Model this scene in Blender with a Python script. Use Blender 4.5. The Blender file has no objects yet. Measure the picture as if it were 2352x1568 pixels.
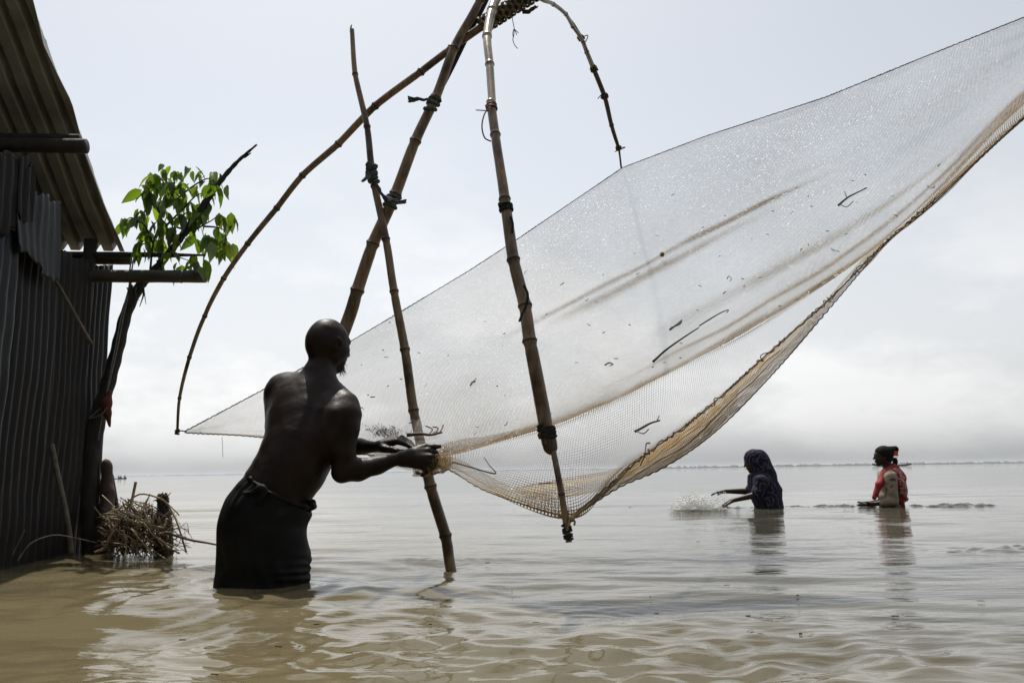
import bpy, math, random
import numpy as np
from mathutils import Vector, Matrix

# ------------------------------------------------------------------ camera
sc = bpy.context.scene
COL = sc.collection
CAMH, FPX, PW, PH = 0.47, 1829.0, 2352.0, 1568.0
PITCH, ROLL = math.atan(296.2 / FPX), math.radians(0.85)
_r0 = np.array([1.0, 0, 0]); _u0 = np.array([0, -math.sin(PITCH), math.cos(PITCH)])
FWD = np.array([0, math.cos(PITCH), math.sin(PITCH)])
RGT = math.cos(ROLL) * _r0 - math.sin(ROLL) * _u0
UPV = math.cos(ROLL) * _u0 + math.sin(ROLL) * _r0
EYE = np.array([0, 0, CAMH])
cam_d = bpy.data.cameras.new('camera'); cam = bpy.data.objects.new('camera', cam_d); COL.objects.link(cam)
cam_d.lens = 36.0 * FPX / PW; cam_d.sensor_width = 36.0; cam_d.clip_end = 30000; cam_d.clip_start = 0.05
cam.matrix_world = Matrix(((RGT[0], UPV[0], -FWD[0], EYE[0]), (RGT[1], UPV[1], -FWD[1], EYE[1]),
                           (RGT[2], UPV[2], -FWD[2], EYE[2]), (0, 0, 0, 1)))
sc.camera = cam

def at(px, py, Y):
    """the point of the place seen at photo position px, py (of 2352 x 1568) that lies Y metres ahead"""
    d = FWD + RGT * ((px - PW / 2) / FPX) + UPV * ((PH / 2 - py) / FPX)
    return EYE + d * (Y / d[1])
def on_water(px, py):
    d = FWD + RGT * ((px - PW / 2) / FPX) + UPV * ((PH / 2 - py) / FPX)
    return EYE + d * (-CAMH / d[2])
def atl(lst):
    return np.array([at(*p[:3]) for p in lst])

# ------------------------------------------------------------------ sky, sun, exposure
SUN_EL, SUN_AZ = math.radians(67), math.radians(-16)     # azimuth from +Y towards +X
wd = bpy.data.worlds.new('World'); sc.world = wd; wd.use_nodes = True
nt = wd.node_tree; nt.nodes.clear()
def WN(t, **k):
    n = nt.nodes.new(t)
    for a, b in k.items(): setattr(n, a, b)
    return n
sky = WN('ShaderNodeTexSky', sky_type='NISHITA', sun_disc=False)
sky.sun_elevation = SUN_EL; sky.sun_rotation = SUN_AZ; sky.altitude = 0
sky.air_density = 1.0; sky.dust_density = 1.9; sky.ozone_density = 1.0
hs = WN('ShaderNodeHueSaturation'); hs.inputs['Saturation'].default_value = 0.31
tc = WN('ShaderNodeTexCoord')
mp = WN('ShaderNodeMapping'); mp.inputs['Scale'].default_value = (1.0, 1.0, 2.2)
n1 = WN('ShaderNodeTexNoise'); n1.inputs['Scale'].default_value = 3.2; n1.inputs['Detail'].default_value = 9; n1.inputs['Roughness'].default_value = 0.58
cr = WN('ShaderNodeMapRange'); cr.inputs['From Min'].default_value = 0.47; cr.inputs['From Max'].default_value = 0.60
sep = WN('ShaderNodeSeparateXYZ')
lo = WN('ShaderNodeMapRange'); lo.inputs['From Min'].default_value = 0.42; lo.inputs['From Max'].default_value = 0.05
mul = WN('ShaderNodeMath', operation='MULTIPLY')
mul2 = WN('ShaderNodeMath', operation='MULTIPLY'); mul2.inputs[1].default_value = 0.9
cmix = WN('ShaderNodeMixRGB', blend_type='MIX')
lum = WN('ShaderNodeRGBToBW')
lm = WN('ShaderNodeMath', operation='MULTIPLY'); lm.inputs[1].default_value = 1.26
ccol = WN('ShaderNodeCombineXYZ')
bg = WN('ShaderNodeBackground'); bg.inputs['Strength'].default_value = 0.15
out = WN('ShaderNodeOutputWorld')
L = nt.links.new
wb_ = WN('ShaderNodeMixRGB', blend_type='MULTIPLY'); wb_.inputs['Fac'].default_value = 1.0; wb_.inputs['Color2'].default_value = (0.985, 1.012, 0.972, 1)
L(sky.outputs[0], wb_.inputs['Color1']); L(wb_.outputs[0], hs.inputs['Color']); L(tc.outputs['Generated'], mp.inputs['Vector']); L(mp.outputs[0], n1.inputs['Vector'])
L(n1.outputs['Fac'], cr.inputs['Value']); L(tc.outputs['Generated'], sep.inputs[0]); L(sep.outputs['Z'], lo.inputs['Value'])
L(cr.outputs[0], mul.inputs[0]); L(lo.outputs[0], mul.inputs[1]); L(mul.outputs[0], mul2.inputs[0])
hzf = WN('ShaderNodeMapRange'); hzf.inputs['From Min'].default_value = 0.02; hzf.inputs['From Max'].default_value = 0.36; hzf.inputs['To Min'].default_value = 0.92; hzf.inputs['To Max'].default_value = 0.0   # thick air near the horizon is colourless
L(sep.outputs['Z'], hzf.inputs['Value']); lum0 = WN('ShaderNodeRGBToBW'); L(hs.outputs[0], lum0.inputs[0]); hz0 = WN('ShaderNodeVectorMath', operation='SCALE'); hz0.inputs[0].default_value = (0.95, 0.955, 0.97); L(lum0.outputs[0], hz0.inputs['Scale'])
hmx = WN('ShaderNodeMixRGB'); L(hzf.outputs[0], hmx.inputs['Fac']); L(hs.outputs[0], hmx.inputs['Color1']); L(hz0.outputs[0], hmx.inputs['Color2'])
L(hmx.outputs[0], lum.inputs[0]); L(lum.outputs[0], lm.inputs[0])
for i in range(3): L(lm.outputs[0], ccol.inputs[i])
L(mul2.outputs[0], cmix.inputs['Fac']); L(hmx.outputs[0], cmix.inputs['Color1']); L(ccol.outputs[0], cmix.inputs['Color2'])
L(cmix.outputs[0], bg.inputs['Color']); L(bg.outputs[0], out.inputs['Surface'])
sd = bpy.data.lights.new('sun', 'SUN'); sun = bpy.data.objects.new('sun', sd); COL.objects.link(sun)
sd.energy = 4.4; sd.angle = math.radians(0.6); sd.color = (1.0, 0.95, 0.87)
SUNDIR = np.array([math.sin(SUN_AZ) * math.cos(SUN_EL), math.cos(SUN_AZ) * math.cos(SUN_EL), math.sin(SUN_EL)])
sun.rotation_euler = Vector(-SUNDIR).to_track_quat('-Z', 'Y').to_euler()
vs = sc.view_settings; vs.view_transform = 'Standard'; vs.look = 'None'; vs.exposure = 0.03; vs.gamma = 1.0
sc.cycles.transparent_max_bounces = 24; sc.cycles.max_bounces = 8; sc.cycles.volume_bounces = 0
sc.cycles.caustics_reflective = False; sc.cycles.caustics_refractive = False

# ------------------------------------------------------------------ helpers
rng = np.random.default_rng(7); random.seed(7)
MATS = {}
class NodeMat:
    def __init__(s, name):
        s.m = bpy.data.materials.new(name); s.m.use_nodes = True; s.t = s.m.node_tree
        s.b = s.t.nodes['Principled BSDF']; s.out = s.t.nodes['Material Output']
        MATS[name] = s.m
    def n(s, t, **k):
        nd = s.t.nodes.new(t)
        for a, b in k.items():
            if a.startswith('i_'):
                nd.inputs[a[2:].replace('_', ' ')].default_value = b
            else: setattr(nd, a, b)
        return nd
    def l(s, a, b): s.t.links.new(a, b)
    def set(s, **k):
        for a, b in k.items(): s.b.inputs[a.replace('_', ' ')].default_value = b
def ramp(nm, fac, stops):
    r = nm.n('ShaderNodeValToRGB'); e = r.color_ramp.elements
    while len(e) < len(stops): e.new(0.5)
    for el, (p, c) in zip(e, stops): el.position = p; el.color = (*c, 1)
    nm.l(fac, r.inputs[0]); return r.outputs[0]
def noisy(name, stops, scale=8.0, detail=6, rough=0.6, stretch=(1, 1, 1), bump=0.0, bump_scale=None, spec=0.5, coord='Object', dist=0.01, rvar=0.0):
    nm = NodeMat(name)
    t = nm.n('ShaderNodeTexCoord'); mpg = nm.n('ShaderNodeMapping'); mpg.inputs['Scale'].default_value = stretch
    nm.l(t.outputs[coord], mpg.inputs[0])
    nz = nm.n('ShaderNodeTexNoise'); nz.inputs['Scale'].default_value = scale; nz.inputs['Detail'].default_value = detail
    nm.l(mpg.outputs[0], nz.inputs['Vector'])
    nm.l(ramp(nm, nz.outputs['Fac'], stops), nm.b.inputs['Base Color'])
    nm.set(Roughness=rough); nm.b.inputs['Specular IOR Level'].default_value = spec
    if rvar:
        mr = nm.n('ShaderNodeMapRange'); mr.inputs['To Min'].default_value = rough - rvar; mr.inputs['To Max'].default_value = rough + rvar
        nm.l(nz.outputs['Fac'], mr.inputs['Value']); nm.l(mr.outputs[0], nm.b.inputs['Roughness'])
    if bump:
        nb = nm.n('ShaderNodeTexNoise'); nb.inputs['Scale'].default_value = bump_scale or scale * 4; nb.inputs['Detail'].default_value = 4
        nm.l(mpg.outputs[0], nb.inputs['Vector'])
        bp = nm.n('ShaderNodeBump'); bp.inputs['Strength'].default_value = bump; bp.inputs['Distance'].default_value = dist
        nm.l(nb.outputs['Fac'], bp.inputs['Height']); nm.l(bp.outputs[0], nm.b.inputs['Normal'])
    return nm

def tag(o, label=None, cat=None, group=None, kind=None):
    if label: o['label'] = label
    if cat: o['category'] = cat
    if group: o['group'] = group
    if kind: o['kind'] = kind
    return o
def empty(name, loc=(0, 0, 0)):
    o = bpy.data.objects.new(name, None); o.empty_display_size = 0.1; COL.objects.link(o); o.location = loc
    return o
def mesh_data(name, V, F, smooth=True):
    V = np.asarray(V, dtype=np.float32).reshape(-1, 3)
    me = bpy.data.meshes.new(name)
    if isinstance(F, np.ndarray):
        k = F.shape[1]; n = len(F)
        me.vertices.add(len(V)); me.vertices.foreach_set('co', V.ravel())
        me.loops.add(n * k); me.loops.foreach_set('vertex_index', F.astype(np.int32).ravel())
        me.polygons.add(n); me.polygons.foreach_set('loop_start', np.arange(0, n * k, k, dtype=np.int32))
        me.update(calc_edges=True)
    else:
        me.from_pydata([tuple(map(float, v)) for v in V], [], [tuple(int(i) for i in f) for f in F]); me.update()
    if smooth: me.polygons.foreach_set('use_smooth', np.ones(len(me.polygons), dtype=bool))
    return me
def mobj(name, V, F, mat, parent=None, smooth=True):
    """one mesh object; V are world positions, the parent only groups (parents are not rotated)"""
    me = mesh_data(name, V, F, smooth)
    o = bpy.data.objects.new(name, me); COL.objects.link(o)
    me.materials.append(MATS[mat] if isinstance(mat, str) else mat)
    if parent is not None:
        o.parent = parent; off = Vector((0, 0, 0)); p = parent
        while p is not None: off = off + p.location; p = p.parent
        o.location = -off
    return o
class MB:
    def __init__(s): s.V = []; s.F = []; s.n = 0
    def add(s, V, F):
        V = np.asarray(V, float).reshape(-1, 3)
        s.F += [tuple(int(i) + s.n for i in f) for f in F]; s.V.append(V); s.n += len(V); return s
    def build(s, name, mat, parent=None, smooth=True):
        return mobj(name, np.concatenate(s.V), s.F, mat, parent, smooth)
def norm(v): v = np.asarray(v, float); return v / (np.linalg.norm(v) + 1e-12)
def catmull(P, n):
    """P (k,d) control points -> n samples, centripetal-ish uniform Catmull-Rom"""
    P = np.asarray(P, float); k = len(P)
    if k == 2:
        t = np.linspace(0, 1, n)[:, None]; return P[0] * (1 - t) + P[1] * t
    Q = np.vstack([2 * P[0] - P[1], P, 2 * P[-1] - P[-2]])
    t = np.linspace(0, k - 1, n); i = np.minimum(t.astype(int), k - 2); f = (t - i)[:, None]
    a, b, c, d = Q[i], Q[i + 1], Q[i + 2], Q[i + 3]
    return 0.5 * (2 * b + (c - a) * f + (2 * a - 5 * b + 4 * c - d) * f ** 2 + (3 * b - a - 3 * c + d) * f ** 3)
def arclen(P):
    return np.concatenate([[0], np.cumsum(np.linalg.norm(np.diff(P, axis=0), axis=1))])
def resample(P, n):
    s = arclen(P); u = np.linspace(0, s[-1], n)
    return np.stack([np.interp(u, s, P[:, j]) for j in range(P.shape[1])], 1)
def frames(P):
    T = np.gradient(P, axis=0); T /= np.linalg.norm(T, axis=1)[:, None] + 1e-12
    ref = np.array([0, 0, 1.0]) if abs(T[0][2]) < 0.9 else np.array([1.0, 0, 0])
    u = norm(np.cross(T[0], ref)); U = []
    for t in T:
        u = norm(u - t * np.dot(u, t)); U.append(u)
    U = np.array(U); W = np.cross(T, U)
    return T, U, W
def tube(P, R, seg=8, cap=True, squash=1.0):
    P = np.asarray(P, float); R = np.broadcast_to(np.asarray(R, float), (len(P),))
    T, U, W = frames(P); a = np.linspace(0, 2 * math.pi, seg, endpoint=False)
    V = (P[:, None] + R[:, None, None] * (np.cos(a)[None, :, None] * U[:, None] + squash * np.sin(a)[None, :, None] * W[:, None])).reshape(-1, 3)
    F = []
    for i in range(len(P) - 1):
        for j in range(seg):
            k = (j + 1) % seg
            F.append((i * seg + j, i * seg + k, (i + 1) * seg + k, (i + 1) * seg + j))
    if cap:
        F.append(tuple(range(seg - 1, -1, -1))); F.append(tuple((len(P) - 1) * seg + j for j in range(seg)))
    return V, F
def blob(c, r, n=8, m=6, jit=0.0):
    c = np.asarray(c, float); r = np.broadcast_to(np.asarray(r, float), (3,))
    V = [c + (0, 0, r[2])]
    for i in range(1, m):
        ph = math.pi * i / m
        for j in range(n):
            th = 2 * math.pi * j / n
            k = 1 + jit * (random.random() - .5)
            V.append(c + k * r * np.array([math.sin(ph) * math.cos(th), math.sin(ph) * math.sin(th), math.cos(ph)]))
    V.append(c - (0, 0, r[2])); F = []
    for j in range(n): F.append((0, 1 + j, 1 + (j + 1) % n))
    for i in range(m - 2):
        for j in range(n):
            a = 1 + i * n; F.append((a + j, a + n + j, a + n + (j + 1) % n, a + (j + 1) % n))
    e = len(V) - 1; a = 1 + (m - 2) * n
    for j in range(n): F.append((a + j, e, a + (j + 1) % n))
    return np.array(V), F
def boxm(lo, hi):
    x0, y0, z0 = lo; x1, y1, z1 = hi
    V = [(x0, y0, z0), (x1, y0, z0), (x1, y1, z0), (x0, y1, z0), (x0, y0, z1), (x1, y0, z1), (x1, y1, z1), (x0, y1, z1)]
    return V, [(3, 2, 1, 0), (4, 5, 6, 7), (0, 1, 5, 4), (1, 2, 6, 5), (2, 3, 7, 6), (3, 0, 4, 7)]
def gridfaces(nr, nc):
    i = np.arange(nr - 1)[:, None] * nc + np.arange(nc - 1)[None]
    return np.stack([i, i + 1, i + nc + 1, i + nc], -1).reshape(-1, 4)
class Waves:
    """sum of sines with random directions: cheap smooth noise"""
    def __init__(s, l0, l1, n, seed, dims=2, aniso=1.0):
        g = np.random.default_rng(seed); lam = np.exp(g.uniform(math.log(l0), math.log(l1), n))
        d = g.normal(size=(n, dims)); d[:, 0] *= aniso; d /= np.linalg.norm(d, axis=1)[:, None]
        s.k = d * (2 * math.pi / lam)[:, None]; s.p = g.uniform(0, 6.283, n); s.lam = lam; s.a = (lam / l1) / math.sqrt(n)
    def __call__(s, P):
        o = np.zeros(P.shape[:-1])
        for k, p, a in zip(s.k, s.p, s.a): o += a * np.sin(P @ k + p)
        return o

# ---- signed-distance bodies: smooth unions of tapered capsules and ellipsoids, meshed with surface nets
class Body:
    def __init__(s, rs=1.0): s.pr = []; s.rs = rs
    def cone(s, a, b, ra, rb, k=0.02, flat=None):
        """tapered capsule; flat=(axis, factor) squeezes it along an axis"""
        s.pr.append(('c', np.asarray(a, float), np.asarray(b, float), ra * s.rs, rb * s.rs, k, flat)); return s
    def chain(s, pts, rs, k=0.015, flat=None):
        for i in range(len(pts) - 1): s.cone(pts[i], pts[i + 1], rs[i], rs[i + 1], k, flat)
        return s
    def ell(s, c, r, axes=None, k=0.02, sub=False):
        s.pr.append(('e', np.asarray(c, float), np.asarray(r, float) * s.rs, np.eye(3) if axes is None else np.asarray(axes, float), 0, k, sub)); return s
    def evaluate(s, X, Y, Z, h, lo):
        d = np.full((len(X), len(Y), len(Z)), 1.0, dtype=np.float32)
        ax = (X, Y, Z)
        for p in s.pr:
            k = p[5]; m = k * 1.5 + 3 * h
            if p[0] == 'c':
                r = max(p[3], p[4]); mn = np.minimum(p[1], p[2]) - r - m; mx = np.maximum(p[1], p[2]) + r + m
            else:
                r = max(p[2]); mn = p[1] - r - m; mx = p[1] + r + m
            sl = []
            for j in range(3):
                i0 = np.searchsorted(ax[j], mn[j]); i1 = np.searchsorted(ax[j], mx[j]); sl.append(slice(i0, i1))
            if any(q.stop - q.start < 1 for q in sl): continue
            Q = np.stack(np.meshgrid(X[sl[0]], Y[sl[1]], Z[sl[2]], indexing='ij'), -1)
            if p[0] == 'c':
                a, b, ra, rb, _, flat = p[1:]
                scale = 1.0
                if flat is not None:
                    n = norm(flat[0]); fct = flat[1]; g = (1 / fct - 1)
                    ab = b - a; ab = ab + n * np.dot(ab, n) * g
                    q = Q - a; q = q + n * (q @ n)[..., None] * g; scale = min(1.0, fct) if fct < 1 else 1.0
                    a0 = 0
                else:
                    ab = b - a; q = Q - a
                t = np.clip((q @ ab) / (ab @ ab + 1e-12), 0, 1)
                dd = (np.linalg.norm(q - t[..., None] * ab, axis=-1) - (ra + (rb - ra) * t)) * scale
                sub = False
            else:
                c, r, A, _, _, sub = p[1:]
                q = (Q - c) @ A.T
                k0 = np.linalg.norm(q / r, axis=-1); k1 = np.linalg.norm(q / (r * r), axis=-1) + 1e-9
                dd = k0 * (k0 - 1) / k1
            cur = d[sl[0], sl[1], sl[2]]
            if sub:
                e = np.clip(0.5 - 0.5 * (cur + dd) / k, 0, 1); new = cur * (1 - e) + (-dd) * e + k * e * (1 - e)
            else:
                e = np.clip(0.5 + 0.5 * (dd - cur) / k, 0, 1); new = dd * (1 - e) + cur * e - k * e * (1 - e)
            d[sl[0], sl[1], sl[2]] = new
        return d
    def mesh(s, lo, hi, h):
        X, Y, Z = [np.arange(lo[j], hi[j] + h, h) for j in range(3)]
        return surface_nets(s.evaluate(X, Y, Z, h, lo), np.asarray(lo, float), h)
    def bounds(s, pad=0.03):
        P = []
        for p in s.pr:
            if p[0] == 'c': P += [p[1] - max(p[3], p[4]), p[1] + max(p[3], p[4]), p[2] - max(p[3], p[4]), p[2] + max(p[3], p[4])]
            else: P += [p[1] - max(p[2]), p[1] + max(p[2])]
        P = np.array(P); return P.min(0) - pad, P.max(0) + pad
def surface_nets(d, lo, h):
    nx, ny, nz = d.shape; ins = d < 0
    c = np.zeros((nx - 1, ny - 1, nz - 1), dtype=np.int8)
    offs = [(i, j, k) for i in (0, 1) for j in (0, 1) for k in (0, 1)]
    for (i, j, k) in offs: c += ins[i:nx - 1 + i, j:ny - 1 + j, k:nz - 1 + k]
    act = np.argwhere((c > 0) & (c < 8)); idx = np.full(c.shape, -1, dtype=np.int64); idx[act[:, 0], act[:, 1], act[:, 2]] = np.arange(len(act))
    vals = [d[act[:, 0] + i, act[:, 1] + j, act[:, 2] + k] for (i, j, k) in offs]
    acc = np.zeros((len(act), 3)); cnt = np.zeros(len(act))
    for a in range(8):
        for b in range(a + 1, 8):
            oa, ob = np.array(offs[a]), np.array(offs[b])
            if np.abs(oa - ob).sum() != 1: continue
            va, vb = vals[a], vals[b]; m = (va < 0) != (vb < 0)
            t = np.where(m, va / np.where(m, va - vb, 1), 0)
            acc += np.where(m[:, None], oa + t[:, None] * (ob - oa), 0); cnt += m
    V = lo + (act + acc / cnt[:, None]) * h
    F = []
    for ax in range(3):
        o1, o2 = [(1, 2), (2, 0), (0, 1)][ax]
        sl0 = [slice(None)] * 3; sl1 = [slice(None)] * 3; sl0[ax] = slice(0, -1); sl1[ax] = slice(1, None)
        ch = np.argwhere(ins[tuple(sl0)] != ins[tuple(sl1)])
        ok = (ch[:, o1] > 0) & (ch[:, o2] > 0) & (ch[:, o1] < c.shape[o1]) & (ch[:, o2] < c.shape[o2]); ch = ch[ok]
        def cell(d1, d2):
            q = ch.copy(); q[:, o1] += d1; q[:, o2] += d2; return idx[q[:, 0], q[:, 1], q[:, 2]]
        f = np.stack([cell(-1, -1), cell(0, -1), cell(0, 0), cell(-1, 0)], 1)
        inside0 = ins[ch[:, 0], ch[:, 1], ch[:, 2]]
        f[~inside0] = f[~inside0][:, ::-1]
        F.append(f)
    F = np.concatenate(F); F = F[(F >= 0).all(1)]
    return V, F
def relax(V, F, it=2, w=0.5):
    n = len(V)
    for _ in range(it):
        acc = np.zeros_like(V); cnt = np.zeros(n)
        for a, b in ((0, 1), (1, 2), (2, 3), (3, 0)):
            np.add.at(acc, F[:, a], V[F[:, b]]); np.add.at(acc, F[:, b], V[F[:, a]])
            np.add.at(cnt, F[:, a], 1); np.add.at(cnt, F[:, b], 1)
        V = V * (1 - w) + w * acc / np.maximum(cnt, 1)[:, None]
    return V
# ------------------------------------------------------------------ materials of the setting
nm = NodeMat('river_water')
t = nm.n('ShaderNodeTexCoord')
nz = nm.n('ShaderNodeTexNoise'); nz.inputs['Scale'].default_value = 0.6; nz.inputs['Detail'].default_value = 5
nm.l(t.outputs['Object'], nz.inputs['Vector'])
# silt-brown water by the hut; dimmer sky reflection painted into colour rightward and outward
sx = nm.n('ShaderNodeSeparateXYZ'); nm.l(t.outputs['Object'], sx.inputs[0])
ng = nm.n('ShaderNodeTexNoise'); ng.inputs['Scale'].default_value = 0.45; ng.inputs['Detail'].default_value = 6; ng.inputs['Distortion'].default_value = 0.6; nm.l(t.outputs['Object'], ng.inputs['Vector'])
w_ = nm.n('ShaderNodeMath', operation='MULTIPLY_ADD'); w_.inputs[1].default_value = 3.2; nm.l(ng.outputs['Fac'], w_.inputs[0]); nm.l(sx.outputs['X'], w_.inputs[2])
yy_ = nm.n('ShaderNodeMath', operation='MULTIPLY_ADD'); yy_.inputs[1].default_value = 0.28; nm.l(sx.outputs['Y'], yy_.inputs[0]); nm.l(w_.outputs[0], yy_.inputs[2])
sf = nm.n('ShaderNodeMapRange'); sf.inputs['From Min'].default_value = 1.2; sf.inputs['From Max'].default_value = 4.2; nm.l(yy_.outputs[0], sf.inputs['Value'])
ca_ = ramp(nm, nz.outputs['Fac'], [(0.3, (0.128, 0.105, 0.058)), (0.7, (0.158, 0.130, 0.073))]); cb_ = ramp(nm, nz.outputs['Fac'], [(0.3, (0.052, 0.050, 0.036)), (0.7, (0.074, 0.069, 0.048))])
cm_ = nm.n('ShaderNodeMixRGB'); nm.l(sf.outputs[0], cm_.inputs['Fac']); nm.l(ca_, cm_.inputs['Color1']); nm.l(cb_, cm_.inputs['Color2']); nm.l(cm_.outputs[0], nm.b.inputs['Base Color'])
nm.set(Roughness=0.03, IOR=1.33); nm.b.inputs['Specular IOR Level'].default_value = 0.5
m1 = nm.n('ShaderNodeMapping'); m1.inputs['Scale'].default_value = (0.38, 1.0, 1.0); nm.l(t.outputs['Object'], m1.inputs[0])
b1 = nm.n('ShaderNodeTexNoise'); b1.inputs['Scale'].default_value = 9.0; b1.inputs['Detail'].default_value = 3; b1.inputs['Roughness'].default_value = 0.45
b2 = nm.n('ShaderNodeTexNoise'); b2.inputs['Scale'].default_value = 1.6; b2.inputs['Detail'].default_value = 3
nm.l(m1.outputs[0], b1.inputs['Vector']); nm.l(m1.outputs[0], b2.inputs['Vector'])
# broad patches of calm and of wind ripple
b3 = nm.n('ShaderNodeTexNoise'); b3.inputs['Scale'].default_value = 0.33; b3.inputs['Detail'].default_value = 3
nm.l(m1.outputs[0], b3.inputs['Vector'])
mr = nm.n('ShaderNodeMapRange'); mr.inputs['From Min'].default_value = 0.38; mr.inputs['From Max'].default_value = 0.66; mr.inputs['To Min'].default_value = 0.25; mr.inputs['To Max'].default_value = 1.0
nm.l(b3.outputs['Fac'], mr.inputs['Value'])
bp1 = nm.n('ShaderNodeBump'); bp1.inputs['Distance'].default_value = 0.011
nm.l(mr.outputs[0], bp1.inputs['Strength']); nm.l(b1.outputs['Fac'], bp1.inputs['Height'])
bp2 = nm.n('ShaderNodeBump'); bp2.inputs['Distance'].default_value = 0.032; bp2.inputs['Strength'].default_value = 0.55
m4 = nm.n('ShaderNodeMapping'); m4.inputs['Scale'].default_value = (0.30, 1.0, 1.0); m4.inputs['Rotation'].default_value = (0, 0, 0.12); nm.l(t.outputs['Object'], m4.inputs[0])
b4 = nm.n('ShaderNodeTexNoise'); b4.inputs['Scale'].default_value = 34.0; b4.inputs['Detail'].default_value = 3; nm.l(m4.outputs[0], b4.inputs['Vector'])
bp4 = nm.n('ShaderNodeBump'); bp4.inputs['Distance'].default_value = 0.0042; nm.l(mr.outputs[0], bp4.inputs['Strength']); nm.l(b4.outputs['Fac'], bp4.inputs['Height'])
nm.l(b2.outputs['Fac'], bp2.inputs['Height']); nm.l(bp1.outputs[0], bp4.inputs['Normal']); nm.l(bp4.outputs[0], bp2.inputs['Normal']); nm.l(bp2.outputs[0], nm.b.inputs['Normal'])

noisy('mud', [(0.3, (0.09, 0.065, 0.04)), (0.7, (0.15, 0.11, 0.07))], 3, rough=0.8)
noisy('far_shore', [(0.3, (0.035, 0.05, 0.03)), (0.7, (0.07, 0.085, 0.05))], 0.05, rough=0.9)

# ------------------------------------------------------------------ river
def axis_pts(d0, d1, step, gl, gr, lo, hi):
    a = list(np.arange(d0, d1 + step, step)); s = step; x = a[-1]
    while x < hi: s *= gr; x += s; a.append(x)
    s = step; x = a[0]; left = []
    while x > lo: s *= gl; x -= s; left.append(x)
    return np.array(left[::-1] + a)
xs = axis_pts(-3.0, 3.4, 0.0155, 1.055, 1.045, -9000, 9000)
ys = axis_pts(1.75, 4.6, 0.0145, 1.12, 1.028, -60, 9000)
GX, GY = np.meshgrid(xs, ys); P2 = np.stack([GX, GY], -1)
step_x = np.gradient(xs)[None, :]; step_y = np.gradient(ys)[:, None]
cell = np.maximum(step_x * np.ones_like(GX), step_y)
Hh = np.zeros_like(GX)
def fade(lam): return np.clip((lam / cell - 2.5) / 3.0, 0, 1)
warp = np.stack([Waves(1.5, 5, 8, 31)(P2), Waves(1.5, 5, 8, 32)(P2)], -1) * 0.35
PWp = P2 + warp
g = np.random.default_rng(5)
calm = 1 / (1 + np.exp(-(Waves(2.0, 7.0, 14, 41)(P2) * 2.4 + 0.25)))           # 0..1 where the surface is ruffled
near = np.clip((4.0 - GY) / 1.6, 0, 1) ** 1.2; far = np.clip((GY - 10) / 30, 0, 1)
def ww(lam, th, amp, ph, P=None):
    k = 2 * math.pi / lam; P = PWp if P is None else P
    return amp * np.sin(P[..., 0] * k * math.sin(th) + P[..., 1] * k * math.cos(th) + ph)
for i in range(26):                                                         # long low swell, crests across the view
    lam = math.exp(g.uniform(math.log(0.26), math.log(1.7))); th = g.normal(0, 0.22) + 0.08
    Hh += ww(lam, th, 0.0036 * lam ** 1.05 * g.uniform(0.5, 1.3), g.uniform(0, 6.28)) * fade(lam) * (0.45 + 0.75 * calm) * (1.0 + 0.35 * near)
for i in range(46):                                                         # short ripples
    lam = math.exp(g.uniform(math.log(0.055), math.log(0.17))); th = g.normal(0.08, 0.30)
    Hh += ww(lam, th, 0.0030 * lam ** 1.02 * g.uniform(0.4, 1.3), g.uniform(0, 6.28)) * fade(lam) * (0.25 + 1.0 * calm ** 2) * (0.26 + 0.80 * near) * (1 - 0.45 * np.clip((GX - 0.5) / 0.9, 0, 1) * near)
# disturbed shallows in the foreground
fx = np.exp(-((GX - 0.35) / 1.0) ** 2) * np.clip((2.9 - GY) / 0.7, 0, 1)
chop = Waves(0.05, 0.20, 70, 77)(P2 * np.array([0.6, 1.0])) * 0.013
Hh += fx * chop * fade(0.15)
# rings and wakes
def ring(px, py, r0, lam, amp, width):
    c = on_water(px, py); r = np.hypot(GX - c[0], GY - c[1])
    return amp * np.sin(2 * math.pi * (r - r0) / lam) * np.exp(-((r - r0) / width) ** 2) * fade(lam)
for q in [(1140, 1308, 0.10, 0.045, 0.0016, 0.06), (1436, 1392, 0.12, 0.05, 0.0020, 0.09), (1368, 1412, 0.16, 0.06, 0.002, 0.10),
          (410, 1392, 0.30, 0.16, 0.0030, 0.20), (560, 1478, 0.20, 0.12, 0.0028, 0.16), (604, 1340, 0.34, 0.16, 0.0040, 0.26), (604, 1340, 0.75, 0.22, 0.0035, 0.3),
          (1030, 1290, 0.08, 0.06, 0.0022, 0.08), (1030, 1290, 0.22, 0.08, 0.0016, 0.10), (900, 1440, 0.3, 0.14, 0.003, 0.2),
          (1800, 1510, 0.2, 0.2, 0.004, 0.2)]:
    Hh += ring(*q)
# swirl of broken water at the right edge
cS = on_water(2275, 1263); es = np.exp(-((GX - cS[0]) / 0.42) ** 2 - ((GY - cS[1]) / 0.24) ** 2)
Hh += es * (0.010 + 0.010 * Waves(0.08, 0.3, 30, 93)(P2))
# the two women push a low bow wave
cW = on_water(1900, 1166); ew = np.exp(-((GY - cW[1]) / 0.55) ** 2) * np.exp(-((GX - cW[0] - 0.3) / 2.1) ** 4)
Hh += ew * 0.010 * (1 + 0.9 * Waves(0.5, 1.6, 16, 95)(P2))
V = np.stack([GX, GY, Hh], -1).reshape(-1, 3)
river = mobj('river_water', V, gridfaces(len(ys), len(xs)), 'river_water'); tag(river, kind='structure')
# river bed below the opaque water
bedm = MB(); bedm.add([(-60, -60, -0.62), (60, -60, -0.62), (60, 60, -1.0), (-60, 60, -1.0)], [(0, 1, 2, 3)])
tag(bedm.build('river_bed', 'mud'), kind='structure')

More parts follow.
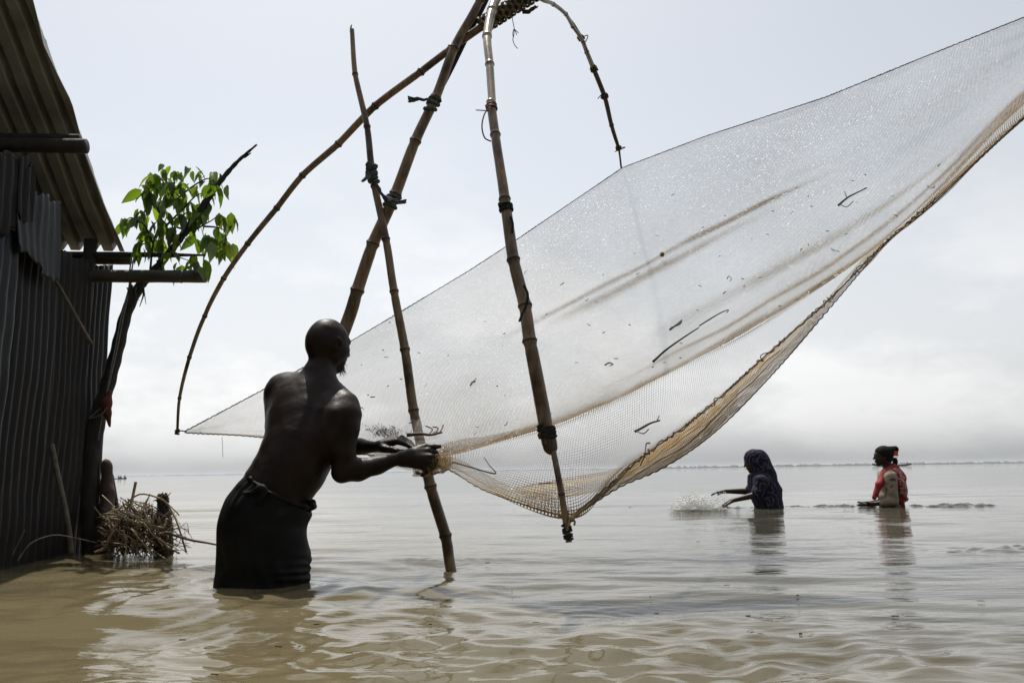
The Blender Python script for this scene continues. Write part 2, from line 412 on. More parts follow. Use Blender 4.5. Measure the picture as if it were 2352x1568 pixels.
# ------------------------------------------------------------------ far bank: a low line of trees across the river
g = np.random.default_rng(11)
def tree_line(name, px0, px1, dist, hmin, hmax, n):
    mb = MB()
    for i in range(n):
        px = px0 + (px1 - px0) * (i + g.uniform(-0.4, 0.4)) / n
        x = (px - PW / 2) / FPX * dist; w = dist * (px1 - px0) / FPX / n
        hh = g.uniform(hmin, hmax) * (0.6 + 0.4 * math.sin(i * 0.35) ** 2)
        random.seed(i)
        v, f = blob((x, dist + g.uniform(-40, 40), hh * 0.35), (w * g.uniform(0.6, 1.2), 12, hh * 0.65), 6, 4, 0.5); mb.add(v, f)
    x0, x1 = (px0 - PW / 2) / FPX * dist, (px1 - PW / 2) / FPX * dist
    mb.add(*boxm((x0, dist - 20, -0.5), (x1, dist + 60, hmin * 0.45)))
    return tag(mb.build(name, 'far_shore', smooth=False), 'low hazy line of trees along the far bank', 'tree line', kind='stuff')
tree_line('far_tree_line', 1500, 3300, 2100, 5.0, 7.5, 420)
tree_line('far_tree_line', -700, 1560, 4200, 4.5, 7.0, 320)['label'] = 'faint thin line of distant bank left of the man'

# ------------------------------------------------------------------ haze
nm = NodeMat('haze'); nm.t.nodes.remove(nm.b)
pv = nm.n('ShaderNodeVolumePrincipled'); pv.inputs['Density'].default_value = 0.00024; pv.inputs['Color'].default_value = (0.86, 0.90, 0.95, 1); pv.inputs['Anisotropy'].default_value = 0.2
nm.l(pv.outputs[0], nm.out.inputs['Volume'])
hz = MB().add(*boxm((-9500, -150, -2.5), (9500, 9500, 16))).build('haze', 'haze', smooth=False); tag(hz, kind='stuff')

# ------------------------------------------------------------------ hut
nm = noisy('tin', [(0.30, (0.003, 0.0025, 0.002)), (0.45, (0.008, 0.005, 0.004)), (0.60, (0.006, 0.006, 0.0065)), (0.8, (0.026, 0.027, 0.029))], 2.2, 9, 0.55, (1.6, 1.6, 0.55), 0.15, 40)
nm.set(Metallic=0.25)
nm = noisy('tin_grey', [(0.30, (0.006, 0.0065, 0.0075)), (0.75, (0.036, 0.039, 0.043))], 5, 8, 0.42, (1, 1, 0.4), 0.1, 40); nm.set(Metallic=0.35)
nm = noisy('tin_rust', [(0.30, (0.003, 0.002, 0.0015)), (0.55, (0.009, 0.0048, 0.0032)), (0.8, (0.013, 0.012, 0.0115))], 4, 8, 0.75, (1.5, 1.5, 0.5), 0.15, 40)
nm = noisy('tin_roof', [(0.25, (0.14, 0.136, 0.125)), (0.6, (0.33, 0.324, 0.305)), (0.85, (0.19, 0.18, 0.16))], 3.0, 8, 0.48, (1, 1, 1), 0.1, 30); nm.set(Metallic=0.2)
noisy('dark_wood', [(0.3, (0.010, 0.008, 0.006)), (0.7, (0.030, 0.023, 0.017))], 14, 6, 0.75, (1, 1, 0.3), 0.3, 60)
noisy('old_bamboo', [(0.3, (0.035, 0.029, 0.021)), (0.7, (0.085, 0.072, 0.052))], 16, 6, 0.5, (0.3, 1, 1), 0.2, 60)
Va, Vb = at(64, 0, 3.9), at(281, 577, 5.3)
E1 = norm([Vb[0] - Va[0], Vb[1] - Va[1], 0]); E2 = np.array([-E1[1], E1[0], 0]); ZZ = np.array([0, 0, 1.0])
Lh = float(np.hypot(*(Vb - Va)[:2])); slope = (Vb[2] - Va[2]) / Lh
def hut_pt(s, o, z): return np.array([Va[0], Va[1], 0]) + E1 * s + E2 * o + ZZ * z
def wall_px(px, py, inset=0.08):
    """s and z on the wall plane seen at a photo position"""
    d = FWD + RGT * ((px - PW / 2) / FPX) + UPV * ((PH / 2 - py) / FPX)
    p0 = hut_pt(0, inset, 0); tt = np.dot(p0 - EYE, E2) / np.dot(d, E2); p = EYE + d * tt
    return float(np.dot(p - p0, E1)), float(p[2])
hut_base = hut_pt(0.3, 1.2, 0)
hut = tag(empty('tin_hut', hut_base), 'dark rusty corrugated tin hut standing in the flood water', 'hut')
TH = 0.0025
def sheet(name, P, nrm, mat, parent):
    """P (nr,nc,3) grid -> closed thin sheet"""
    nr, nc = P.shape[:2]; A = P.reshape(-1, 3); Nn = np.broadcast_to(nrm, P.shape).reshape(-1, 3)
    F = gridfaces(nr, nc); n = len(A)
    V = np.concatenate([A + Nn * TH, A - Nn * TH]); F2 = F[:, ::-1] + n
    i = np.arange(nc); j = np.arange(nr)
    def strip(a): return np.stack([a[:-1], a[1:], a[1:] + n, a[:-1] + n], 1)
    rim = np.concatenate([strip(i)[:, ::-1], strip((nr - 1) * nc + i), strip(j * nc), strip(j * nc + nc - 1)[:, ::-1]])
    return mobj(name, V, np.concatenate([F, F2, rim]), mat, parent)
def corr(u, pitch, amp):
    x = np.sin(2 * math.pi * u / pitch); return amp * np.sign(x) * np.abs(x) ** 0.75
def ribbed(u, pitch, amp):
    """wide flats with narrow raised ridges"""
    x = np.abs(((u / pitch) % 1.0) - 0.5) * 2; return amp * np.clip((0.40 - x) / 0.10, 0, 1)
# roof: four sheets side by side from the verge inwards, ridges running down the slope away from us
wob = [(-2.2, 0), (-0.05, -0.02), (0.22, 0.025), (0.5, -0.015), (0.78, 0.02), (1.0, 0.01), (1.3, 0.0), (1.62, 0)]
roof = empty('roof', (0, 0, 0)); roof.parent = hut
roof_n = norm(np.cross(E2, E1 + ZZ * slope)); roof_n = roof_n if roof_n[2] > 0 else -roof_n
def roof_grid(s0, s1, o0, o1, ns, no, lift, edge=False):
    S = np.linspace(s0, s1, ns)[:, None]; O = np.linspace(o0, o1, no)[None]
    w = np.interp(S, [q[0] for q in wob], [q[1] for q in wob]) * np.exp(-O / 0.15) * (1 if edge else 0)
    O2 = O + w + 0 * S
    hgt = ribbed(O2, 0.110, 0.075) + lift + 0.012 * np.sin(S * 4.1 + O2 * 3) + 0.008 * np.sin(S * 9 + 1)
    return (np.array([Va[0], Va[1], Va[2]]) + S[..., None] * (E1 + ZZ * slope) + O2[..., None] * E2 + hgt[..., None] * roof_n)
k = 0
for (o0, o1) in ((0.0, 0.64), (0.60, 1.26), (1.22, 1.88), (1.84, 2.5)):
    for (s0, s1, lf) in ((-2.2, -0.1, 0.014), (-0.25, Lh + 0.02, 0.0)):
        G = roof_grid(s0, s1, o0, o1, 40, 120, 0.02 + lf + 0.006 * (k % 2), o0 == 0.0); k += 1
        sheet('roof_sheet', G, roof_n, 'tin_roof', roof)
# walls
def wall_sheet(px0, px1, ytops, zbot, mat, inset, pitch=0.076, amp=0.011, lean=0.0, jag=0.01, name='wall_sheet'):
    s0, z0 = wall_px(px0, ytops[0], inset); s1, z1 = wall_px(px1, ytops[-1], inset)
    nc = max(12, int(abs(s1 - s0) / pitch * 10)); nr = 26; S = np.linspace(s0, s1, nc)
    tops = np.interp(np.linspace(0, 1, nc), np.linspace(0, 1, len(ytops)), [wall_px(px0 + (px1 - px0) * i / (len(ytops) - 1), y, inset)[1] for i, y in enumerate(ytops)])
    tops = tops + jag * np.sin(S * 37 + px0) + jag * 0.6 * np.sin(S * 91)
    bots = zbot if np.isscalar(zbot) else np.interp(np.linspace(0, 1, nc), np.linspace(0, 1, len(zbot)), [wall_px(px0 + (px1 - px0) * i / (len(zbot) - 1), y, inset)[1] for i, y in enumerate(zbot)]) + jag * np.sin(S * 53)
    T = np.linspace(0, 1, nr)[:, None]
    Z = bots + (tops - bots) * T
    off = inset + corr(S, pitch, amp)[None] + lean * T + 0.008 * np.sin(Z * 3 + S * 2) + 0.008 * Waves(0.15, 0.7, 16, int(abs(px0)) + 3)(np.stack([S[None] + 0 * Z, Z], -1))
    P = hut_pt(0, 0, 0) + S[None, :, None] * E1 + off[..., None] * E2 + Z[..., None] * ZZ
    return sheet(name, P, -E2, mat, hut)
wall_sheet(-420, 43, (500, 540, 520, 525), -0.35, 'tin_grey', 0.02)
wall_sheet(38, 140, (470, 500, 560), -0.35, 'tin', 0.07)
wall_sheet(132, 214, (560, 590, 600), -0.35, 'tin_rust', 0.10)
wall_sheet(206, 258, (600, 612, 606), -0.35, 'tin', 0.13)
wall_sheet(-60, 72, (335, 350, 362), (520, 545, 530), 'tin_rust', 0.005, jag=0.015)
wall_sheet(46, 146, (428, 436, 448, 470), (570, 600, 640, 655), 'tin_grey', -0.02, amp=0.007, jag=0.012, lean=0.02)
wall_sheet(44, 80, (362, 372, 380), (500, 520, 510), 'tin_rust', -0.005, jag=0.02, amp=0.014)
# rear and inner walls close the dark inside
def plain_wall(s0, o0, s1, o1, ztop, mat='tin_rust'):
    a, b = hut_pt(s0, o0, 0), hut_pt(s1, o1, 0); d = b - a; Ln = np.linalg.norm(d); d /= Ln; nn = np.array([-d[1], d[0], 0])
    nc = int(Ln / 0.076 * 8); U = np.linspace(0, Ln, nc); Z = np.linspace(-0.35, ztop, 8)[:, None]
    P = a + U[None, :, None] * d + corr(U, 0.076, 0.011)[None, :, None] * nn + (Z + 0 * U[None])[..., None] * ZZ
    return sheet('wall_sheet', P, nn, mat, hut)
zr = Vb[2] - 0.06
plain_wall(Lh - 0.06, 0.16, Lh - 0.06, 2.4, zr)
plain_wall(-2.1, 2.4, Lh - 0.1, 2.4, zr)
plain_wall(-2.1, 0.1, -2.1, 2.35, zr)
# corner posts and purlins (round poles)
def pole(P, R, name, mat, parent, seg=12, wobble=0.0):
    P = catmull(P, max(8, len(P) * 6)); R = np.interp(np.linspace(0, 1, len(P)), np.linspace(0, 1, len(np.atleast_1d(R))), np.atleast_1d(R))
    if wobble: R = R * (1 + wobble * np.sin(np.arange(len(P)) * 1.9))
    return mobj(name, *tube(P, R, seg), mat, parent)
for s in (Lh - 0.12, -1.9):
    for o in (0.16, 2.3):
        pole([hut_pt(s, o, -0.6), hut_pt(s, o + 0.01, 0.9), hut_pt(s, o, Va[2] + slope * s - 0.04)], (0.045, 0.04), 'post', 'dark_wood', hut, wobble=0.05)
def purlin(px, py, Yd, r, extra, mat, name='purlin', r2=None):
    e = at(px, py, Yd); P = [e, e + E2 * 0.6, e + E2 * extra]
    return pole(P, (r if r2 is None else r2, r, r), name, mat, hut, wobble=0.02), e
p1, e1 = purlin(199, 336, at(199, 336, 4.35)[1], 0.042, 2.2, 'dark_wood')
p2, e2 = purlin(184, 318, 4.42, 0.024, 2.2, 'dark_wood')
p3, e3 = purlin(473, 635, 5.16, 0.043, 2.9, 'old_bamboo')
p4, e4 = purlin(472, 586, 5.22, 0.020, 2.9, 'dark_wood', r2=0.007)
p5, e5 = purlin(300, 597, 5.25, 0.033, 2.4, 'old_bamboo')
# solid disc on the big pole's end, painted dark as its shaded inside
hol = MB(); v, f = tube([e3 + E2 * -0.002, e3 + E2 * 0.004], 0.030, 16); hol.add(v, f)
noisy('bore_shade', [(0.3, (0.006, 0.005, 0.004)), (0.7, (0.012, 0.01, 0.008))], 10)
hol.build('bore_shade_disc', 'bore_shade', p3)
for dx in (0.16, 0.48):
    c = e3 + E2 * dx; mobj('node_ring', *tube([c - E2 * 0.004, c, c + E2 * 0.004], (0.043, 0.0465, 0.043), 18), 'old_bamboo', p3)
# ------------------------------------------------------------------ bamboo poles of the lift net
def bamboo_mat(name, a, b, c, rough):
    nm = NodeMat(name)
    t = nm.n('ShaderNodeTexCoord'); mpg = nm.n('ShaderNodeMapping'); mpg.inputs['Scale'].default_value = (1, 1, 0.12); nm.l(t.outputs['Object'], mpg.inputs[0])
    nz = nm.n('ShaderNodeTexNoise'); nz.inputs['Scale'].default_value = 60; nz.inputs['Detail'].default_value = 5; nm.l(mpg.outputs[0], nz.inputs['Vector'])
    n2 = nm.n('ShaderNodeTexNoise'); n2.inputs['Scale'].default_value = 5; n2.inputs['Detail'].default_value = 7; nm.l(t.outputs['Object'], n2.inputs['Vector'])
    c1 = ramp(nm, nz.outputs['Fac'], [(0.3, a), (0.55, b), (0.75, c)])
    c2 = ramp(nm, n2.outputs['Fac'], [(0.34, (0.22, 0.17, 0.13)), (0.50, (0.85, 0.85, 0.85)), (0.7, (1.1, 1.05, 1.0))])
    mx = nm.n('ShaderNodeMixRGB', blend_type='MULTIPLY'); mx.inputs['Fac'].default_value = 1.0
    nm.l(c1, mx.inputs['Color1']); nm.l(c2, mx.inputs['Color2']); nm.l(mx.outputs[0], nm.b.inputs['Base Color'])
    mr = nm.n('ShaderNodeMapRange'); mr.inputs['To Min'].default_value = rough - 0.1; mr.inputs['To Max'].default_value = rough + 0.18
    nm.l(n2.outputs['Fac'], mr.inputs['Value']); nm.l(mr.outputs[0], nm.b.inputs['Roughness'])
    bp = nm.n('ShaderNodeBump'); bp.inputs['Strength'].default_value = 0.2; bp.inputs['Distance'].default_value = 0.003
    nm.l(nz.outputs['Fac'], bp.inputs['Height']); nm.l(bp.outputs[0], nm.b.inputs['Normal'])
bamboo_mat('bamboo', (0.15, 0.092, 0.050), (0.26, 0.170, 0.095), (0.33, 0.235, 0.14), 0.36)
bamboo_mat('bamboo_pale', (0.26, 0.21, 0.14), (0.40, 0.33, 0.23), (0.48, 0.41, 0.30), 0.24)
bamboo_mat('bamboo_dark', (0.06, 0.035, 0.020), (0.12, 0.072, 0.040), (0.17, 0.105, 0.06), 0.45)
bamboo_mat('bamboo_node', (0.035, 0.022, 0.013), (0.06, 0.04, 0.022), (0.09, 0.06, 0.035), 0.6)
noisy('grey_cloth', [(0.3, (0.050, 0.055, 0.058)), (0.7, (0.13, 0.14, 0.145))], 60, 6, 0.95, bump=0.5, bump_scale=140, spec=0.1)
noisy('brown_rope', [(0.3, (0.05, 0.032, 0.02)), (0.7, (0.12, 0.075, 0.045))], 70, 5, 0.9, bump=0.5, bump_scale=200, spec=0.1)
noisy('dark_rope', [(0.3, (0.018, 0.022, 0.022)), (0.7, (0.045, 0.05, 0.05))], 70, 5, 0.9, bump=0.5, bump_scale=200, spec=0.1)
noisy('red_wire', [(0.3, (0.10, 0.025, 0.02)), (0.7, (0.17, 0.05, 0.035))], 50, 4, 0.6)

def culm(name, pts, nodes, mat, parent, cap=0.5, taper_end=False, seg=14, node_mat='bamboo_node', swell=0.16):
    """pts: (px, py, Y, diameter in photo pixels); nodes: photo positions of the rings"""
    C = np.array([list(at(p[0], p[1], p[2])) + [p[3] * p[2] / FPX / 2] for p in pts])
    Q = catmull(C, 40 * len(pts)); Q = resample(Q, 30 * len(pts))
    s = arclen(Q[:, :3]); T = np.gradient(Q[:, :3], axis=0); T /= np.linalg.norm(T, axis=1)[:, None]
    # nodes: nearest sample by direction from the eye
    D = Q[:, :3] - EYE; D /= np.linalg.norm(D, axis=1)[:, None]
    ns = []
    for (px, py) in nodes:
        r = norm(at(px, py, 3.0) - EYE); ns.append(int(np.argmax(D @ r)))
    R = Q[:, 3].copy()
    sn = [s[i] for i in ns]; cuts = sorted(sn)
    # internodes: slight waist between rings, swelling at rings, the pole kinks a little at each
    if cuts:
        for c in cuts:
            w = 0.010 + 0.25 * np.interp(c, s, Q[:, 3])
            R *= 1 + swell * np.exp(-((s - c) / w) ** 2) - 0.05 * np.exp(-((s - c - 2.0 * w) / w) ** 2)
    g = np.random.default_rng(int(pts[0][0]))
    kink = np.zeros((len(s), 3))
    xs_ = np.concatenate([[0], cuts, [s[-1]]])
    for j in range(3): kink[:, j] = np.interp(s, xs_, g.normal(0, 0.0045, len(xs_)))
    P = Q[:, :3] + kink
    # add fine samples around the nodes
    extra = np.concatenate([np.linspace(c - 0.03, c + 0.03, 9) for c in cuts]) if cuts else np.array([])
    u = np.unique(np.clip(np.concatenate([s, extra]), 0, s[-1]).round(4))
    Pi = np.stack([np.interp(u, s, P[:, j]) for j in range(3)], 1); Ri0 = np.interp(u, s, Q[:, 3])
    Ri = Ri0.copy()
    for c in cuts:
        w = 0.006 + 0.22 * np.interp(c, s, Q[:, 3])
        Ri = Ri * (1 + swell * np.exp(-((u - c) / w) ** 2) - 0.05 * np.exp(-((u - c - 2.2 * w) / w) ** 2))
    o = mobj(name, *tube(Pi, Ri, seg), mat, parent)
    for c in cuts:
        q = np.stack([np.interp([c - 0.004, c - 0.001, c + 0.002, c + 0.005], s, P[:, j]) for j in range(3)], 1)
        r = float(np.interp(c, s, Q[:, 3])) * (1 + swell)
        mobj('node_ring', *tube(q, np.array([r * 1.0, r * 1.035, r * 1.03, r * 0.99]), seg), node_mat, o)
    return o, Pi, Ri
def on_path(P, px, py):
    D = P - EYE; D = D / np.linalg.norm(D, axis=1)[:, None]; i = int(np.argmax(D @ norm(at(px, py, 3.0) - EYE)))
    i = min(max(i, 1), len(P) - 2); return P[i], norm(P[i + 1] - P[i - 1]), i
def lashing(P, R, px, py, name, mat, parent, turns=4, rr=0.005, fatten=1.25, length=None, jit=0.25, second=None):
    c, t, i = on_path(P, px, py); r = R[i] * fatten
    u = norm(np.cross(t, [0, 0, 1.0]) + 1e-6); w = np.cross(t, u)
    n = turns * 16; a = np.linspace(0, turns * 2 * math.pi, n); Ln = length or turns * rr * 1.9
    g = np.random.default_rng(int(px + py)); z = np.linspace(-Ln / 2, Ln / 2, n) + np.interp(np.arange(n), np.arange(0, n + 8, 8), g.normal(0, rr * jit * 2, len(np.arange(0, n + 8, 8))))
    rad = r + np.interp(np.arange(n), np.arange(0, n + 5, 5), g.normal(0, rr * jit, len(np.arange(0, n + 5, 5))))
    H = c + rad[:, None] * (np.cos(a)[:, None] * u + np.sin(a)[:, None] * w) + z[:, None] * t
    return mobj(name, *tube(H, rr, 6), mat, parent), c, t, r
def ribbon(P, width, thick, mat, name, parent, twist=0.0, side=(0, 0, 1), frayed=True):
    """a strip of cloth along P"""
    P = catmull(np.asarray(P, float), 8 * len(P)); T, U, W = frames(P); n = len(P)
    wv = np.broadcast_to(np.interp(np.linspace(0, 1, n), np.linspace(0, 1, len(np.atleast_1d(width))), np.atleast_1d(width)), (n,))
    a = np.linspace(0, twist, n)
    A = np.cos(a)[:, None] * U + np.sin(a)[:, None] * W; B = -np.sin(a)[:, None] * U + np.cos(a)[:, None] * W
    k = 9; V = []
    g = np.random.default_rng(n)
    for i in range(n):
        for j in range(k):
            x = (j / (k - 1) - 0.5) * 2; jitter = g.normal(0, 0.004) if (frayed and i == n - 1) else 0
            V.append(P[i] + A[i] * wv[i] / 2 * x + B[i] * thick * (1.2 * math.sin(x * 4 + i * 0.5)) + T[i] * jitter)
    V = np.array(V); F = gridfaces(n, k)
    o = mobj(name, V, F, mat, parent)
    md = o.modifiers.new('thickness', 'SOLIDIFY'); md.thickness = thick; return o

# main derrick pole, foot in the water behind the man
dp = tag(empty('derrick_pole', at(560, 1320, 4.25)), 'thick brown bamboo pole slanting up behind the man\'s bald head', 'bamboo pole')
D_PTS = [(1170, -165, 4.05, 19), (1103, 0, 4.08, 20), (1046, 106, 4.10, 22), (1004, 216, 4.12, 23), (953, 324, 4.14, 25), (909, 443, 4.16, 26.5), (861, 558, 4.18, 28), (822, 665, 4.2, 29), (795, 745, 4.22, 30), (690, 1000, 4.24, 32), (556, 1330, 4.26, 34)]
o, DPt, DRt = culm('culm', D_PTS, [(1103, 3), (1046, 106), (1004, 216), (953, 324), (909, 443), (861, 558), (822, 668), (775, 790), (716, 935)], 'bamboo', dp)
culm('splint', [(1190, -165, 4.10, 11), (1117, 5, 4.13, 12), (1078, 78, 4.14, 12), (1040, 155, 4.15, 10), (1008, 218, 4.15, 6), (996, 238, 4.15, 3)], [(1078, 78)], 'dark_wood', dp)
lo_, c, t_, r = lashing(DPt, DRt, 993, 237, 'cloth_tie', 'grey_cloth', dp, 3, 0.011, 1.12, length=0.085)
ribbon([c + (-0.01, -0.05, 0.0), at(972, 228, 4.05), at(955, 228, 4.04), at(938, 229, 4.04)], (0.016, 0.018, 0.02, 0.036), 0.004, 'grey_cloth', 'cloth_end', lo_, 1.2)
lo_, c2_, t2_, r2_ = lashing(DPt, DRt, 899, 464, 'cloth_tie', 'grey_cloth', dp, 3, 0.011, 1.12, length=0.075)
ribbon([c2_ + (-0.03, -0.04, 0.02), at(900, 458, 4.06), at(916, 462, 4.05), at(932, 464, 4.05)], (0.02, 0.03, 0.03, 0.028), 0.005, 'grey_cloth', 'cloth_end', lo_, 0.8)

# upright prop
pp = tag(empty('prop_pole', at(1029, 1295, 4.1)), 'slender upright bamboo prop planted in the water right of the man\'s hands', 'bamboo pole')
P_PTS = [(806, 72, 4.16, 11), (817, 170, 4.16, 13), (842, 291, 4.15, 15), (856, 395, 4.14, 16.5), (887, 549, 4.13, 18), (903, 670, 4.12, 19), (929, 801, 4.11, 21), (952, 940, 4.10, 22), (989, 1116, 4.09, 25), (1020, 1232, 4.08, 25), (1032, 1300, 4.08, 24), (1062, 1440, 4.08, 25)]
o, PPt, PRt = culm('culm', P_PTS, [(817, 170), (842, 291), (863, 425), (887, 549), (903, 672), (929, 801), (952, 940), (989, 1116), (1020, 1232)], 'bamboo', pp)
mobj('split_tip', *tube(catmull([at(806, 74, 4.16), at(806, 64, 4.155), at(808, 57, 4.155)], 6), np.linspace(0.0125, 0.004, 6), 8, squash=0.6), 'bamboo_dark', o)
lo_, c, t_, r = lashing(PPt, PRt, 857, 400, 'cloth_tie', 'grey_cloth', pp, 6, 0.011, 1.2, length=0.11)
ribbon([c + (-0.02, -0.03, 0.0), at(843, 408, 4.08), at(831, 415, 4.07)], (0.02, 0.035, 0.02), 0.004, 'grey_cloth', 'cloth_end', lo_, 0.6)
ribbon([at(866, 425, 4.1), at(874, 440, 4.09), at(884, 456, 4.08), at(893, 463, 4.08)], (0.022, 0.014, 0.018, 0.024), 0.005, 'grey_cloth', 'cloth_strip', lo_, 1.5)

# left arm of the net frame
la = tag(empty('frame_arm', at(408, 1000, 4.6)), 'thin bent bamboo arm arching down to the left corner of the net', 'bamboo pole', 'bent arms of the net frame')
o, APt, ARt = culm('culm', [(1300, -62, 4.10, 20), (1200, 2, 4.10, 20), (1110, 62, 4.11, 19), (1040, 112, 4.13, 18), (965, 168, 4.16, 17.5), (865, 245, 4.22, 17), (778, 328, 4.29, 16), (698, 402, 4.35, 14.5), (632, 480, 4.41, 13.5), (570, 558, 4.46, 12), (514, 638, 4.50, 11), (466, 724, 4.54, 9.5), (436, 820, 4.57, 8.5), (415, 912, 4.59, 7), (408, 1003, 4.6, 5.5)],
   [(1040, 113), (965, 167), (865, 245), (778, 328), (698, 402), (632, 480), (570, 558), (514, 638), (466, 724), (436, 820), (411, 912)], 'bamboo', la, swell=0.24, seg=12)
lashing(APt, ARt, 408, 993, 'tip_lashing', 'brown_rope', la, 4, 0.004, 1.5)

# far right arm, two lashed culms
ra = tag(empty('frame_arm', at(1427, 385, 6.0)), 'bent bamboo arm curving down to the top corner of the net, lashed from two canes', 'bamboo pole', 'bent arms of the net frame')
o, BPt, BRt = culm('culm', [(1150, -75, 4.12, 12), (1195, -32, 4.2, 11), (1242, -2, 4.4, 10.5), (1268, 8, 4.55, 10), (1297, 35, 4.75, 9.5), (1318, 64, 4.95, 9), (1338, 98, 5.1, 8), (1360, 150, 5.3, 6.5)], [(1268, 8), (1297, 35), (1317, 62), (1336, 96)], 'bamboo_pale', ra, swell=0.2)
o2, BPt2, BRt2 = culm('lower_culm', [(1309, 42, 4.88, 5), (1322, 62, 5.0, 9), (1342, 98, 5.15, 10), (1363, 154, 5.35, 11.5), (1387, 222, 5.55, 11.5), (1404, 290, 5.75, 10), (1420, 338, 5.9, 8), (1423, 350, 5.93, 5), (1429, 386, 6.0, 4.5)], [(1350, 118), (1387, 222), (1404, 290), (1421, 338)], 'bamboo_dark', ra, swell=0.18)
for q in ((1333, 88), (1364, 158), (1386, 222), (1421, 340)):
    lo_, c, t_, r = lashing(BPt2, BRt2, q[0], q[1], 'lashing', 'brown_rope', ra, 3, 0.006, 1.35)
    mobj('loose_end', *tube(catmull([c, c + (random.uniform(-0.04, 0.05), -0.03, random.uniform(-0.03, 0.02)), c + (random.uniform(-0.06, 0.07), -0.03, random.uniform(-0.07, 0.0))], 8), 0.0035, 5), 'brown_rope', lo_)

# near arm: slender top, thick lower section, thin stick at the tip
na = tag(empty('frame_arm', at(1305, 1245, 3.0)), 'long near bamboo arm hanging in front of the net, its thin tip just above water', 'bamboo pole', 'bent arms of the net frame')
o, CPt, CRt = culm('culm', [(1175, -72, 4.14, 22), (1158, -40, 4.06, 22.5), (1140, 0, 3.95, 22.5), (1129, 27, 3.86, 22), (1122, 86, 3.69, 21), (1125, 150, 3.55, 20), (1131, 235, 3.42, 19), (1136, 300, 3.34, 17)], [(1129, 27), (1122, 86), (1125, 150)], 'bamboo_pale', na, seg=18, node_mat='bamboo')
o2, CPt2, CRt2 = culm('lower_culm', [(1128, 232, 3.39, 22), (1136, 311, 3.30, 22.5), (1148, 380, 3.25, 23), (1160, 449, 3.21, 25), (1180, 595, 3.15, 28), (1201, 700, 3.12, 29.5), (1217, 783, 3.10, 30.5), (1244, 920, 3.08, 32.5), (1263, 1022, 3.07, 33)], [(1136, 311), (1160, 452), (1180, 597), (1201, 702), (1217, 783)], 'bamboo', na, seg=18)
# rounded butt of the lower section
mobj('butt_end', *tube(catmull([at(1261, 1008, 3.07), at(1264.5, 1030, 3.065), at(1266, 1043, 3.07)], 8), np.array([1, 1.03, 1.02, 1.0, 0.94, 0.8, 0.6, 0.3]) * 33 * 3.09 / FPX / 2, 16), 'bamboo_dark', o2)
o3, CPt3, CRt3 = culm('tip_stick', [(1258, 1000, 3.11, 12), (1268, 1042, 3.06, 13.5), (1280, 1105, 3.02, 14.5), (1292, 1170, 3.01, 15), (1306, 1247, 3.0, 14.5)], [(1285, 1132)], 'bamboo', na, swell=0.08)
lashing(CPt2, CRt2, 1133, 246, 'red_lashing', 'red_wire', na, 4, 0.0035, 1.15)
mobj('hanging_wire', *tube(catmull([at(1126, 246, 3.33), at(1113, 262, 3.32), at(1107, 290, 3.31), at(1113, 316, 3.31), at(1128, 325, 3.31)], 30), 0.0032, 6), 'red_wire', o2)
mobj('wire_end', *tube(catmull([at(1124, 255, 3.33), at(1110, 254, 3.32), at(1093, 253, 3.31)], 10), 0.0025, 5), 'red_wire', o2)
lashing(CPt2, CRt2, 1161, 476, 'rope_lashing', 'dark_rope', na, 3, 0.006, 1.15)
mobj('loose_end', *tube(catmull([at(1172, 497, 3.15), at(1178, 515, 3.15), at(1176, 535, 3.15)], 10), 0.005, 5), 'dark_rope', o2)
mobj('loose_rope', *tube(catmull([at(1203, 655, 3.08), at(1212, 675, 3.07), at(1209, 700, 3.07), at(1200, 720, 3.07), at(1193, 738, 3.06)], 24), 0.005, 6), 'dark_rope', o2)
lashing(CPt2, CRt2, 1257, 990, 'rope_lashing', 'dark_rope', na, 5, 0.0065, 1.12, length=0.05)
mobj('loose_end', *tube(catmull([at(1246, 990, 3.05), at(1238, 998, 3.04), at(1242, 1006, 3.04)], 10), 0.006, 6), 'brown_rope', o2)
lashing(CPt3, CRt3, 1301, 1222, 'rope_lashing', 'dark_rope', na, 6, 0.0045, 1.25)

# right arm, mostly above the picture, holds the fourth corner
r4 = tag(empty('frame_arm', at(2700, -95, 3.5)), 'bamboo arm running off the top of the picture from the woven joint', 'bamboo pole', 'bent arms of the net frame')
culm('culm', [(1190, -25, 4.18, 21), (1290, -75, 4.12, 20), (1500, -190, 4.0, 19), (1850, -330, 3.8, 17), (2250, -330, 3.65, 13), (2700, -95, 3.5, 7)], [(1290, -75), (1500, -190), (1850, -330), (2250, -330)], 'bamboo', r4)

